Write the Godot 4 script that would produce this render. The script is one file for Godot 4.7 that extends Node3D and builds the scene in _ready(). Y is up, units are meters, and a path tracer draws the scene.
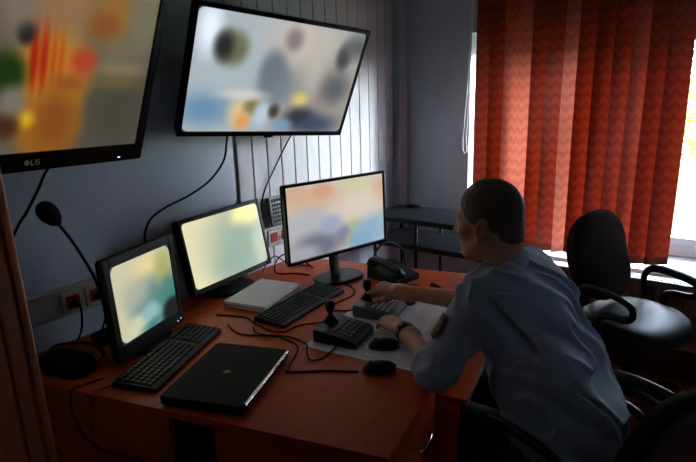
extends Node3D
# A security operator's room: screens on the left wall, a desk along it, a window with vertical blinds ahead.

class MB:
	var v := PackedVector3Array()
	var n := PackedVector3Array()
	var uv := PackedVector2Array()
	var ix := PackedInt32Array()

	func vert(p: Vector3, nn: Vector3, t := Vector2.ZERO) -> int:
		v.append(p); n.append(nn); uv.append(t)
		return v.size() - 1

	func tri(a: int, b: int, c: int) -> void:
		if (v[b] - v[a]).cross(v[c] - v[a]).dot(n[a] + n[b] + n[c]) > 0.0:
			ix.append(a); ix.append(c); ix.append(b)
		else:
			ix.append(a); ix.append(b); ix.append(c)

	func quad(a: int, b: int, c: int, d: int) -> void:
		tri(a, b, c); tri(a, c, d)

	# a box with edges rounded off by bev
	func box(c: Vector3, s: Vector3, bev := 0.0, xf := Transform3D()) -> MB:
		var h := s * 0.5
		bev = minf(bev, minf(h.x, minf(h.y, h.z)) * 0.95)
		var id := {}
		for ax in 3:
			for sg in [-1.0, 1.0]:
				var nn := Vector3.ZERO
				nn[ax] = sg
				var u := (ax + 1) % 3
				var w := (ax + 2) % 3
				var q := []
				for k in [[-1, -1], [1, -1], [1, 1], [-1, 1]]:
					var p := Vector3.ZERO
					p[ax] = sg * h[ax]
					p[u] = k[0] * (h[u] - bev)
					p[w] = k[1] * (h[w] - bev)
					var key := Vector3i.ZERO
					key[ax] = int(sg); key[u] = k[0]; key[w] = k[1]
					var i := vert(xf * (c + p), (xf.basis * nn).normalized(), Vector2(k[0] * 0.5 + 0.5, 0.5 - k[1] * 0.5))
					id[[ax, key]] = i
					q.append(i)
				quad(q[0], q[1], q[2], q[3])
		if bev > 0.0:
			for ax in 3:
				var u := (ax + 1) % 3
				var w := (ax + 2) % 3
				for su in [-1, 1]:
					for sw in [-1, 1]:
						var k1 := Vector3i.ZERO
						var k2 := Vector3i.ZERO
						k1[ax] = -1; k1[u] = su; k1[w] = sw
						k2[ax] = 1; k2[u] = su; k2[w] = sw
						quad(id[[u, k1]], id[[u, k2]], id[[w, k2]], id[[w, k1]])
			for sx in [-1, 1]:
				for sy in [-1, 1]:
					for sz in [-1, 1]:
						var k := Vector3i(sx, sy, sz)
						tri(id[[0, k]], id[[1, k]], id[[2, k]])
		return self

	# a swept round (or flattened) bar through points
	func tube(pts: Array, r, seg := 8, flat := 1.0, upv := Vector3.UP) -> MB:
		var m := pts.size()
		var prev := []
		var side := Vector3.ZERO
		for i in m:
			var p: Vector3 = pts[i]
			var a: Vector3 = pts[maxi(i - 1, 0)]
			var b: Vector3 = pts[mini(i + 1, m - 1)]
			var t := (b - a).normalized()
			if side == Vector3.ZERO:
				side = t.cross(upv)
				if side.length() < 0.05:
					side = t.cross(Vector3.RIGHT)
			side = (side - t * side.dot(t)).normalized()
			var up := side.cross(t)
			var rr: float = r[i] if r is Array else r
			var ring := []
			for k in seg:
				var an := TAU * k / seg
				var d := side * cos(an) + up * sin(an) * flat
				var nn := (side * cos(an) + up * sin(an) / flat).normalized()
				ring.append(vert(p + d * rr, nn, Vector2(float(k) / seg, i)))
			if i > 0:
				for k in seg:
					quad(prev[k], prev[(k + 1) % seg], ring[(k + 1) % seg], ring[k])
			if i == 0 or i == m - 1:
				var nn := -t if i == 0 else t
				var c := vert(p, nn)
				var cap := []
				for k in seg:
					cap.append(vert(v[ring[k]], nn))
				for k in seg:
					tri(c, cap[k], cap[(k + 1) % seg])
			prev = ring
		return self

	# turned shape: profile of (radius, height)
	func lathe(prof: Array, seg := 24, xf := Transform3D()) -> MB:
		for i in prof.size() - 1:
			var a: Vector2 = prof[i]
			var b: Vector2 = prof[i + 1]
			var na := seg_n(prof, i, true)
			var nb := seg_n(prof, i, false)
			var pa := []
			var pb := []
			for k in seg:
				var an := TAU * k / seg
				var d := Vector3(cos(an), 0, sin(an))
				pa.append(vert(xf * (d * a.x + Vector3(0, a.y, 0)), (xf.basis * (d * na.x + Vector3(0, na.y, 0))).normalized(), Vector2(float(k) / seg, a.y)))
				pb.append(vert(xf * (d * b.x + Vector3(0, b.y, 0)), (xf.basis * (d * nb.x + Vector3(0, nb.y, 0))).normalized(), Vector2(float(k) / seg, b.y)))
			for k in seg:
				var k2 := (k + 1) % seg
				if b.x > 1e-6:
					tri(pa[k], pb[k2], pb[k])
				if a.x > 1e-6:
					tri(pa[k], pa[k2], pb[k2])
		return self

	func seg_n(prof: Array, i: int, first: bool) -> Vector2:
		var d: Vector2 = prof[i + 1] - prof[i]
		var nn := Vector2(d.y, -d.x).normalized()
		var j := i - 1 if first else i + 1
		if j >= 0 and j < prof.size() - 1:
			var e: Vector2 = prof[j + 1] - prof[j]
			var en := Vector2(e.y, -e.x).normalized()
			if en.dot(nn) > 0.6:
				return (nn + en).normalized()
		return nn

	# polygon in local xy pulled out along z, from -d/2 to d/2, cap edges rounded by bev
	func prism(poly: PackedVector2Array, d: float, bev := 0.0, xf := Transform3D(), smooth := 0.6) -> MB:
		var m := poly.size()
		var ar := 0.0
		for i in m:
			ar += poly[i].cross(poly[(i + 1) % m])
		if ar < 0.0:
			poly = poly.duplicate()
			poly.reverse()
		var nr := []
		for i in m:
			var e := (poly[(i + 1) % m] - poly[i]).normalized()
			nr.append(Vector2(e.y, -e.x))
		var vn := []
		for i in m:
			var a: Vector2 = nr[(i + m - 1) % m]
			var b: Vector2 = nr[i]
			var s := (a + b).normalized()
			vn.append(s / maxf(s.dot(b), 0.35))
		var tris := Geometry2D.triangulate_polygon(poly)
		var zz := d * 0.5
		for sg in [-1.0, 1.0]:
			var cap := []
			var nn := (xf.basis * Vector3(0, 0, sg)).normalized()
			for i in m:
				var q: Vector2 = poly[i] - vn[i] * bev
				cap.append(vert(xf * Vector3(q.x, q.y, sg * zz), nn, q))
			for k in range(0, tris.size(), 3):
				tri(cap[tris[k]], cap[tris[k + 1]], cap[tris[k + 2]])
			if bev > 0.0:
				for i in m:
					var j := (i + 1) % m
					var e: Vector2 = nr[i]
					var en := (xf.basis * Vector3(e.x, e.y, 0)).normalized()
					var a := vert(xf * Vector3(poly[i].x, poly[i].y, sg * (zz - bev)), en)
					var b := vert(xf * Vector3(poly[j].x, poly[j].y, sg * (zz - bev)), en)
					quad(cap[i], cap[j], b, a)
		for i in m:
			var j := (i + 1) % m
			var e: Vector2 = nr[i]
			var e0: Vector2 = nr[(i + m - 1) % m]
			var e1: Vector2 = nr[j]
			var ni: Vector2 = (e + e0).normalized() if e.dot(e0) > smooth else e
			var nj: Vector2 = (e + e1).normalized() if e.dot(e1) > smooth else e
			var z1 := zz - bev
			var ia := (xf.basis * Vector3(ni.x, ni.y, 0)).normalized()
			var ja := (xf.basis * Vector3(nj.x, nj.y, 0)).normalized()
			quad(vert(xf * Vector3(poly[i].x, poly[i].y, -z1), ia), vert(xf * Vector3(poly[j].x, poly[j].y, -z1), ja),
				vert(xf * Vector3(poly[j].x, poly[j].y, z1), ja), vert(xf * Vector3(poly[i].x, poly[i].y, z1), ia))
		return self

	# flat rectangle with texture coordinates, in local xy at z
	func sheet(w: float, h: float, xf := Transform3D()) -> MB:
		var nn := (xf.basis * Vector3(0, 0, 1)).normalized()
		quad(vert(xf * Vector3(-w / 2, h / 2, 0), nn, Vector2(0, 0)), vert(xf * Vector3(w / 2, h / 2, 0), nn, Vector2(1, 0)),
			vert(xf * Vector3(w / 2, -h / 2, 0), nn, Vector2(1, 1)), vert(xf * Vector3(-w / 2, -h / 2, 0), nn, Vector2(0, 1)))
		return self

	func ball(c: Vector3, r: Vector3, seg := 20, rows := 12, xf := Transform3D()) -> MB:
		var prev := []
		for i in rows + 1:
			var th := PI * i / rows
			var ring := []
			for k in seg + 1:
				var an := TAU * k / seg
				var d := Vector3(sin(th) * cos(an), cos(th), sin(th) * sin(an))
				ring.append(vert(xf * (c + d * r), (xf.basis * (d / r)).normalized(), Vector2(float(k) / seg, float(i) / rows)))
			if i > 0:
				for k in seg:
					if i > 1:
						tri(prev[k], prev[k + 1], ring[k])
					if i < rows:
						tri(prev[k + 1], ring[k + 1], ring[k])
			prev = ring
		return self

	func mesh() -> ArrayMesh:
		var a := []
		a.resize(Mesh.ARRAY_MAX)
		a[Mesh.ARRAY_VERTEX] = v
		a[Mesh.ARRAY_NORMAL] = n
		a[Mesh.ARRAY_TEX_UV] = uv
		a[Mesh.ARRAY_INDEX] = ix
		var me := ArrayMesh.new()
		me.add_surface_from_arrays(Mesh.PRIMITIVE_TRIANGLES, a)
		return me


# ---------------------------------------------------------------- helpers
var used := {}
var M := {}
const WALLZ := -3.25

func numbered(s: String) -> String:
	used[s] = used.get(s, -1) + 1
	return s if used[s] == 0 else "%s_%03d" % [s, used[s]]

func tag(o: Node3D, label: String, category: String, group := "") -> void:
	o.set_meta("label", label)
	o.set_meta("category", category)
	if group != "":
		o.set_meta("group", group)

func thing(called: String, label: String, category: String, at := Vector3.ZERO, turn := 0.0, group := "") -> Node3D:
	var o := Node3D.new()
	o.name = numbered(called)
	add_child(o)
	o.position = at
	o.rotation.y = turn
	tag(o, label, category, group)
	return o

func put(mb: MB, called: String, m: Material, parent: Node3D) -> MeshInstance3D:
	return put_mesh(mb.mesh(), called, m, parent)

func put_mesh(me: Mesh, called: String, m: Material, parent: Node3D) -> MeshInstance3D:
	var o := MeshInstance3D.new()
	o.mesh = me
	o.material_override = m
	o.cast_shadow = GeometryInstance3D.SHADOW_CASTING_SETTING_ON
	if parent == self:
		o.name = numbered(called)
		add_child(o)
	else:
		o.name = called
		parent.add_child(o, true)
	return o

func single(mb: MB, called: String, m: Material, label: String, category: String, group := "") -> MeshInstance3D:
	var o := put(mb, called, m, self)
	tag(o, label, category, group)
	return o

func struct(mb: MB, called: String, m: Material) -> MeshInstance3D:
	var o := put(mb, called, m, self)
	o.set_meta("kind", "structure")
	return o

func stuff(o: Node3D) -> Node3D:
	o.set_meta("kind", "stuff")
	return o

func mat(c: Color, rough := 0.6, metal := 0.0, spec := 0.5) -> StandardMaterial3D:
	var m := StandardMaterial3D.new()
	m.albedo_color = c
	m.roughness = rough
	m.metallic = metal
	m.metallic_specular = spec
	return m

func pose(at: Vector3, yaw: float, tilt := 0.0, roll := 0.0) -> Transform3D:
	return Transform3D(Basis(Vector3.UP, deg_to_rad(yaw)) * Basis(Vector3.RIGHT, deg_to_rad(tilt)) * Basis(Vector3.BACK, deg_to_rad(roll)), at)

func rrect(w: float, h: float, r: float, seg := 4) -> PackedVector2Array:
	var p := PackedVector2Array()
	for q in [[1, 1, 0.0], [-1, 1, PI / 2], [-1, -1, PI], [1, -1, PI * 1.5]]:
		for k in seg + 1:
			var a: float = q[2] + PI / 2 * k / seg
			p.append(Vector2(q[0] * (w / 2 - r) + cos(a) * r, q[1] * (h / 2 - r) + sin(a) * r))
	return p

# a smooth curve through points
func spline(pts: Array, per := 6) -> Array:
	var out := []
	for i in pts.size() - 1:
		var p0: Vector3 = pts[maxi(i - 1, 0)]
		var p1: Vector3 = pts[i]
		var p2: Vector3 = pts[i + 1]
		var p3: Vector3 = pts[mini(i + 2, pts.size() - 1)]
		for k in per:
			out.append(p1.cubic_interpolate(p2, p0, p3, float(k) / per))
	out.append(pts[-1])
	return out

func noise_tex(freq: float, lo: Color, hi: Color, sd: int, w := 256, sx := 1.0, sy := 1.0, h := 256) -> ImageTexture:
	var f := FastNoiseLite.new()
	f.seed = sd
	f.noise_type = FastNoiseLite.TYPE_SIMPLEX_SMOOTH
	f.frequency = freq
	f.fractal_octaves = 4
	var im := Image.create(w, h, false, Image.FORMAT_RGB8)
	for y in h:
		for x in w:
			# wrap by walking round a torus
			var a := TAU * x / w
			var b := TAU * y / h
			var t := f.get_noise_3d(cos(a) * sx * 40.0 + sin(b) * sy * 13.0, sin(a) * sx * 40.0 + cos(b) * sy * 17.0, sin(b) * sy * 40.0) * 0.5 + 0.5
			im.set_pixel(x, y, lo.lerp(hi, clampf(t, 0, 1)))
	return ImageTexture.create_from_image(im)

# wood grain running along v
func wood_tex(lo: Color, hi: Color, sd: int, along := 6.0, across := 60.0) -> ImageTexture:
	var f := FastNoiseLite.new()
	f.seed = sd
	f.frequency = 1.0
	f.fractal_octaves = 3
	var im := Image.create(256, 256, false, Image.FORMAT_RGB8)
	for y in 256:
		for x in 256:
			var a := TAU * x / 256.0
			var b := TAU * y / 256.0
			var q := f.get_noise_3d(cos(a) * 0.7, sin(a) * 0.7, cos(b) * along * 0.08 + 3.0)
			var t := f.get_noise_3d(cos(a) * across * 0.12 + q * 2.0, sin(a) * across * 0.12, sin(b) * along * 0.1 + cos(b) * along * 0.05) * 0.5 + 0.5
			var line := f.get_noise_3d(cos(a) * across * 0.45, sin(a) * across * 0.45 + 9.0, sin(b) * along * 0.06) * 0.5 + 0.5
			im.set_pixel(x, y, lo.lerp(hi, clampf(t * 0.65 + line * 0.4 - 0.05, 0, 1)))
	return ImageTexture.create_from_image(im)

func tri_mat(tex: Texture2D, scale: Vector3, rough: float, in_world := true) -> StandardMaterial3D:
	var m := mat(Color.WHITE, rough)
	m.albedo_texture = tex
	m.uv1_triplanar = true
	m.uv1_world_triplanar = in_world
	m.uv1_scale = scale
	return m

# blurred picture on a screen: soft patches [u, v, ru, rv, colour, hardness]
func picture(base: Color, edge: Color, blobs: Array, corner: float, w := 160, h := 100) -> ImageTexture:
	var im := Image.create(w, h, false, Image.FORMAT_RGB8)
	for y in h:
		for x in w:
			var u := (x + 0.5) / w
			var t := (y + 0.5) / h
			var c := base
			for b in blobs:
				var du: float = (u - b[0]) / b[2]
				var dv: float = (t - b[1]) / b[3]
				var d := du * du + dv * dv
				if d < 4.0:
					var hard: float = b[5]
					var k := clampf(1.0 - smoothstep(1.0 - hard, 1.0 + hard, sqrt(d)), 0.0, 1.0)
					c = c.lerp(b[4], k * b[4].a)
			if corner > 0.0:
				var ex := maxf(absf(u - 0.5) - 0.5 + corner, 0.0) / corner
				var ey := maxf(absf(t - 0.5) - 0.5 + corner * 1.5, 0.0) / (corner * 1.5)
				c = c.lerp(edge, smoothstep(0.9, 1.02, sqrt(ex * ex + ey * ey)))
			c.a = 1.0
			im.set_pixel(x, y, c)
	return ImageTexture.create_from_image(im)

func screen_mat(tex: Texture2D, energy: float) -> StandardMaterial3D:
	var m := mat(Color(0.02, 0.02, 0.02), 0.35)
	m.emission_enabled = true
	m.emission = Color.WHITE
	m.emission_operator = BaseMaterial3D.EMISSION_OP_MULTIPLY
	m.emission_texture = tex
	m.emission_energy_multiplier = energy
	return m


func materials() -> void:
	# one semi-gloss pale blue paint on every wall
	M.wall = tri_mat(noise_tex(0.05, Color(0.645, 0.69, 0.75), Color(0.675, 0.72, 0.78), 3), Vector3(0.7, 0.7, 0.7), 0.32)
	M.wall.metallic_specular = 0.9
	M.ceiling = mat(Color(0.82, 0.82, 0.81), 0.9)
	M.panel = tri_mat(noise_tex(0.04, Color(0.675, 0.675, 0.685), Color(0.715, 0.715, 0.725), 5), Vector3(1.1, 1.1, 1.1), 0.42)
	M.floor = tri_mat(wood_tex(Color(0.44, 0.15, 0.075), Color(0.58, 0.235, 0.12), 11), Vector3(1.2, 1.2, 1.2), 0.38)
	M.desk = tri_mat(wood_tex(Color(0.58, 0.20, 0.06), Color(0.77, 0.335, 0.115), 21), Vector3(1.5, 1.5, 1.5), 0.42, false)
	M.desk.metallic_specular = 0.28
	M.desk_edge = mat(Color(0.50, 0.25, 0.14), 0.4)
	M.door = tri_mat(wood_tex(Color(0.60, 0.33, 0.14), Color(0.76, 0.45, 0.21), 31), Vector3(2, 2, 2), 0.4)
	M.baseboard = mat(Color(0.27, 0.12, 0.08), 0.5, 0.0, 0.3)
	M.white = mat(Color(0.88, 0.88, 0.88), 0.35)
	M.plastic_white = mat(Color(0.63, 0.60, 0.58), 0.5, 0.0, 0.3)
	M.red = mat(Color(0.62, 0.05, 0.06), 0.4)
	M.black = mat(Color(0.03, 0.03, 0.033), 0.45, 0.0, 0.35)
	M.black_matt = mat(Color(0.035, 0.034, 0.034), 0.75, 0.0, 0.3)
	M.black_gloss = mat(Color(0.02, 0.02, 0.022), 0.25, 0.0, 0.35)
	M.keys = mat(Color(0.045, 0.045, 0.05), 0.5, 0.0, 0.35)
	M.grey_keys = mat(Color(0.12, 0.12, 0.13), 0.5)
	M.grey = mat(Color(0.30, 0.31, 0.31), 0.5)
	M.light_grey = mat(Color(0.66, 0.66, 0.66), 0.5)
	M.chrome = mat(Color(0.85, 0.85, 0.85), 0.18, 1.0)
	M.steel = mat(Color(0.55, 0.55, 0.56), 0.35, 0.9)
	M.cable = mat(Color(0.025, 0.025, 0.027), 0.7, 0.0, 0.25)
	M.cable_grey = mat(Color(0.22, 0.21, 0.20), 0.6)
	M.shelf = mat(Color(0.085, 0.105, 0.125), 0.3)
	M.radiator = mat(Color(0.55, 0.41, 0.335), 0.45, 0.0, 0.3)
	M.paper_edge = mat(Color(0.86, 0.86, 0.87), 0.85)
	M.book = mat(Color(0.78, 0.76, 0.79), 0.6)
	M.book_red = mat(Color(0.38, 0.16, 0.13), 0.6)
	M.leather = mat(Color(0.13, 0.14, 0.15), 0.48, 0.0, 0.35)
	M.chair_fabric = tri_mat(noise_tex(0.9, Color(0.15, 0.11, 0.098), Color(0.21, 0.16, 0.145), 41), Vector3(4, 4, 4), 0.9, false)
	M.chair_fabric.metallic_specular = 0.12
	M.led = mat(Color(0.8, 0.9, 1.0), 0.4)
	M.led.emission_enabled = true
	M.led.emission = Color(0.75, 0.88, 1.0)
	M.led.emission_energy_multiplier = 1.2
	var gl := mat(Color(0.92, 0.97, 0.96, 0.08), 0.02)
	gl.transparency = BaseMaterial3D.TRANSPARENCY_ALPHA
	M.glass = gl
	M.leaf = mat(Color(0.26, 0.36, 0.14), 0.7)
	M.leaf.backlight_enabled = true
	M.leaf.backlight = Color(0.5, 0.6, 0.25)
	M.bark = mat(Color(0.25, 0.2, 0.16), 0.9)
	M.grass = tri_mat(noise_tex(0.3, Color(0.22, 0.28, 0.12), Color(0.36, 0.40, 0.2), 51), Vector3(0.3, 0.3, 0.3), 0.95)
	M.grating = mat(Color(0.75, 0.75, 0.74), 0.5)
	# woven slat cloth with a zigzag in two tones
	for k in 3:
		var im := Image.create(64, 64, false, Image.FORMAT_RGB8)
		var a: Color = [Color(0.59, 0.25, 0.15), Color(0.65, 0.33, 0.22), Color(0.54, 0.235, 0.145)][k]
		var b: Color = [Color(0.52, 0.195, 0.105), Color(0.59, 0.27, 0.17), Color(0.475, 0.18, 0.10)][k]
		for y in 64:
			for x in 64:
				var zig := absf(fposmod(x / 32.0, 1.0) - 0.5) * 0.9
				var t := fposmod(y / 32.0 + zig, 1.0)
				var s := smoothstep(0.1, 0.3, t) - smoothstep(0.55, 0.8, t)
				var th := 0.06 * sin(x * 2.1) * sin(y * 2.7)
				im.set_pixel(x, y, a.lerp(b, clampf(s + th, 0, 1)))
		var m := mat(Color.WHITE, 0.9)
		m.albedo_texture = ImageTexture.create_from_image(im)
		m.backlight_enabled = true
		m.backlight = Color(0.52, 0.34, 0.24)
		m.cull_mode = BaseMaterial3D.CULL_DISABLED
		M["cloth%d" % k] = m


func camera_and_light() -> void:
	var yw := deg_to_rad(37.5)
	var pt := deg_to_rad(14.5)
	var rl := deg_to_rad(-1.8)
	var fw := Vector3(-sin(yw) * cos(pt), -sin(pt), -cos(yw) * cos(pt))
	var r0 := Vector3(cos(yw), 0, -sin(yw))
	var u0 := r0.cross(fw)
	var cam := Camera3D.new()
	cam.name = "camera"
	cam.transform = Transform3D(Basis(r0 * cos(rl) + u0 * sin(rl), u0 * cos(rl) - r0 * sin(rl), -fw), Vector3(2.0, 1.63, 0.0))
	cam.fov = rad_to_deg(2.0 * atan(231.0 / 527.0))
	cam.near = 0.02
	cam.far = 200.0
	add_child(cam)
	cam.current = true
	var sky := ProceduralSkyMaterial.new()
	sky.sky_top_color = Color(0.80, 0.88, 1.0)
	sky.sky_horizon_color = Color(0.95, 0.97, 1.0)
	sky.sky_curve = 0.3
	sky.ground_bottom_color = Color(0.35, 0.36, 0.32)
	sky.ground_horizon_color = Color(0.5, 0.52, 0.5)
	sky.sky_energy_multiplier = 1.0
	sky.energy_multiplier = 38.0
	var s := Sky.new()
	s.sky_material = sky
	var e := Environment.new()
	e.background_mode = Environment.BG_SKY
	e.sky = s
	e.ambient_light_source = Environment.AMBIENT_SOURCE_SKY
	e.tonemap_mode = Environment.TONE_MAPPER_LINEAR
	e.tonemap_exposure = 1.06
	e.sdfgi_enabled = true
	e.ssao_enabled = true
	e.ssil_enabled = true
	# hazy sun standing low on the right outside, behind thin cloud
	var sun := DirectionalLight3D.new()
	sun.name = "hazy_sun"
	sun.light_color = Color(0.93, 0.97, 1.0)
	sun.light_energy = 3.7
	sun.light_angular_distance = 16.0
	sun.shadow_enabled = true
	sun.look_at_from_position(Vector3.ZERO, -Vector3(0.83, 0.14, -0.55), Vector3.UP)
	add_child(sun)
	var we := WorldEnvironment.new()
	we.name = "world_environment"
	we.environment = e
	add_child(we)


func room() -> void:
	var H := 2.6
	struct(MB.new().box(Vector3(1.7, -0.06, -1.2), Vector3(4.2, 0.12, 6.2)), "floor", M.floor)
	struct(MB.new().box(Vector3(1.7, H + 0.06, -1.2), Vector3(4.2, 0.12, 6.2)), "ceiling", M.ceiling)
	var wl := struct(MB.new().box(Vector3(-0.1, H / 2, -1.1), Vector3(0.2, H, 5.8)), "wall_left", M.wall)
	# white tongue-and-groove panels fixed to the left wall
	for k in 12:
		var z := -1.7208 - 0.1028 * (k + 0.5)
		put(MB.new().box(Vector3(0.007, 1.62, z), Vector3(0.014, 1.9, 0.0975), 0.003), "panel", M.panel, wl)
	for k in 2:
		put(MB.new().box(Vector3(0.007, 1.9, -2.954 - 0.0935 * (k + 0.5)), Vector3(0.014, 1.40, 0.0885), 0.003), "panel", M.panel, wl)
	# window wall with its deep opening
	var b := MB.new()
	var zc := WALLZ - 0.25
	b.box(Vector3(0.2625, H / 2, zc), Vector3(0.525, H, 0.5))
	b.box(Vector3(0.03, H / 2, WALLZ + 0.05), Vector3(0.06, H, 0.10))
	b.box(Vector3(2.74, H / 2, zc), Vector3(1.32, H, 0.5))
	b.box(Vector3(1.3025, 0.295, zc), Vector3(1.555, 0.59, 0.5))
	b.box(Vector3(1.3025, 2.29, zc), Vector3(1.555, 0.62, 0.5))
	struct(b, "wall_back", M.wall)
	struct(MB.new().box(Vector3(1.7, 0.11, WALLZ + 0.006), Vector3(3.38, 0.22, 0.012), 0.003), "baseboard_back", M.baseboard)
	struct(MB.new().box(Vector3(3.5, H / 2, -1.1), Vector3(0.2, H, 5.8)), "wall_right", M.wall)
	b = MB.new()
	b.box(Vector3(0.49, H / 2, -0.24), Vector3(0.98, H, 0.18))
	b.box(Vector3(2.9, H / 2, -0.24), Vector3(1.0, H, 0.18))
	b.box(Vector3(1.69, 2.36, -0.24), Vector3(1.42, 0.48, 0.18))
	struct(b, "wall_front", M.wall)
	struct(MB.new().box(Vector3(1.7, H / 2, 1.75), Vector3(3.8, H, 0.1)), "wall_corridor", M.wall)
	# door frame: moulded linings on both sides and across the head
	var prof := PackedVector2Array([Vector2(0.98, 0.345), Vector2(1.017, 0.345), Vector2(1.022, 0.342), Vector2(1.024, 0.338), Vector2(1.024, 0.330),
		Vector2(1.017, 0.327), Vector2(1.017, 0.323), Vector2(1.023, 0.321), Vector2(1.025, 0.316), Vector2(1.025, 0.300), Vector2(1.018, 0.297), Vector2(1.018, 0.292),
		Vector2(1.033, 0.290), Vector2(1.035, 0.286), Vector2(1.035, 0.25), Vector2(1.031, 0.246), Vector2(1.031, 0.135), Vector2(0.98, 0.135)])
	var up := Transform3D(Basis(Vector3.RIGHT, -PI / 2), Vector3(0, 1.05, 0))
	var fr := Node3D.new()
	fr.name = "door_1"
	fr.set_meta("kind", "structure")
	add_child(fr)
	put(MB.new().prism(prof, 2.1, 0.0, up, 0.8), "jamb", M.door, fr)
	put(MB.new().prism(prof, 2.1, 0.0, Transform3D(Basis(Vector3.UP, PI), Vector3(3.38, 0, -0.48)) * up, 0.8), "jamb", M.door, fr)
	put(MB.new().box(Vector3(1.69, 2.11, -0.24), Vector3(1.42, 0.03, 0.21), 0.004), "head", M.door, fr)


func window() -> void:
	var w := Node3D.new()
	w.name = "window_1"
	w.set_meta("kind", "structure")
	add_child(w)
	var x0 := 0.525
	var x1 := 2.08
	var y0 := 0.62
	var y1 := 1.98
	var z := -3.66
	put(MB.new().box(Vector3((x0 + x1) / 2, 0.605, -3.475), Vector3(x1 - x0, 0.03, 0.44), 0.006), "sill", M.white, w)
	var f := MB.new()
	f.box(Vector3((x0 + x1) / 2, y0 + 0.035, z), Vector3(x1 - x0, 0.07, 0.07), 0.006)
	f.box(Vector3((x0 + x1) / 2, y1 - 0.035, z), Vector3(x1 - x0, 0.07, 0.07), 0.006)
	for x in [x0 + 0.03, x1 - 0.03]:
		f.box(Vector3(x, (y0 + y1) / 2, z), Vector3(0.06, y1 - y0 - 0.14, 0.07), 0.006)
	f.box(Vector3(1.40, (y0 + y1) / 2, z), Vector3(0.08, y1 - y0 - 0.14, 0.07), 0.006)
	put(f, "window_frame", M.white, w)
	for r in [[x0 + 0.06, 1.36], [1.44, x1 - 0.06]]:
		var s := MB.new()
		var cx: float = (r[0] + r[1]) / 2
		var ww: float = r[1] - r[0]
		var yb := y0 + 0.07
		var yt := y1 - 0.07
		s.box(Vector3(cx, yb + 0.025, z + 0.02), Vector3(ww, 0.05, 0.06), 0.008)
		s.box(Vector3(cx, yt - 0.025, z + 0.02), Vector3(ww, 0.05, 0.06), 0.008)
		for x in [r[0] + 0.025, r[1] - 0.025]:
			s.box(Vector3(x, (yb + yt) / 2, z + 0.02), Vector3(0.05, yt - yb - 0.1, 0.06), 0.008)
		var sash := put(s, "sash", M.white, w)
		put(MB.new().box(Vector3(cx, (yb + yt) / 2, z + 0.015), Vector3(ww - 0.09, yt - yb - 0.09, 0.004)), "pane", M.glass, sash)
	# grating of thin bars outside
	var g := thing("window_grating", "pale thin-barred grating outside the window", "grating", Vector3(1.31, 0.6, -3.82))
	for k in 9:
		put(MB.new().box(Vector3(0, 0.08 + k * 0.158, 0), Vector3(1.74, 0.010, 0.008), 0.002), "bar", M.grating, g)
	for k in 6:
		put(MB.new().box(Vector3(-0.78 + k * 0.31, 0.70, -0.008), Vector3(0.010, 1.42, 0.008), 0.002), "upright", M.grating, g)


func outdoors() -> void:
	var o := single(MB.new().box(Vector3(1.6, -0.3, -24.0), Vector3(60, 0.2, 40)), "lawn", M.grass, "green lawn outside below the window", "lawn")
	o.set_meta("kind", "structure")
	o.remove_meta("category")
	var rng := RandomNumberGenerator.new()
	var spots := [[2.0, -10.5, 2.3, 1.7, "broad leafy bush seen through the window nearest the blind"], [0.2, -13.0, 3.4, 2.2, "leafy tree outside hidden mostly behind the blind"], [3.6, -14.0, 4.2, 2.4, "tall leafy tree outside beyond the bush"]]
	for s in spots.size():
		rng.seed = 100 + s
		var q: Array = spots[s]
		var t := thing("leafy_tree", q[4], "tree", Vector3(q[0], -0.2, q[1]), 0.0, "trees outside the window")
		put(MB.new().tube([Vector3.ZERO, Vector3(0.05, q[2] * 0.35, 0), Vector3(0, q[2] * 0.8, 0.05)], [0.12, 0.1, 0.03], 8), "trunk", M.bark, t)
		var f := MB.new()
		for k in 2600:
			var d := Vector3(rng.randfn(), rng.randfn(), rng.randfn()).normalized() * pow(rng.randf(), 0.4)
			var p := Vector3(0, q[2] * 0.62, 0) + d * Vector3(q[3] * 0.8, q[2] * 0.48, q[3] * 0.6)
			var b := Basis.from_euler(Vector3(rng.randf() * TAU, rng.randf() * TAU, rng.randf() * TAU))
			var l := rng.randf_range(0.05, 0.11)
			var nn := b.z
			f.quad(f.vert(p - b.y * l, nn), f.vert(p + b.x * l * 0.45, nn), f.vert(p + b.y * l, nn), f.vert(p - b.x * l * 0.45, nn))
		stuff(put(f, "foliage", M.leaf, t))


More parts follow.
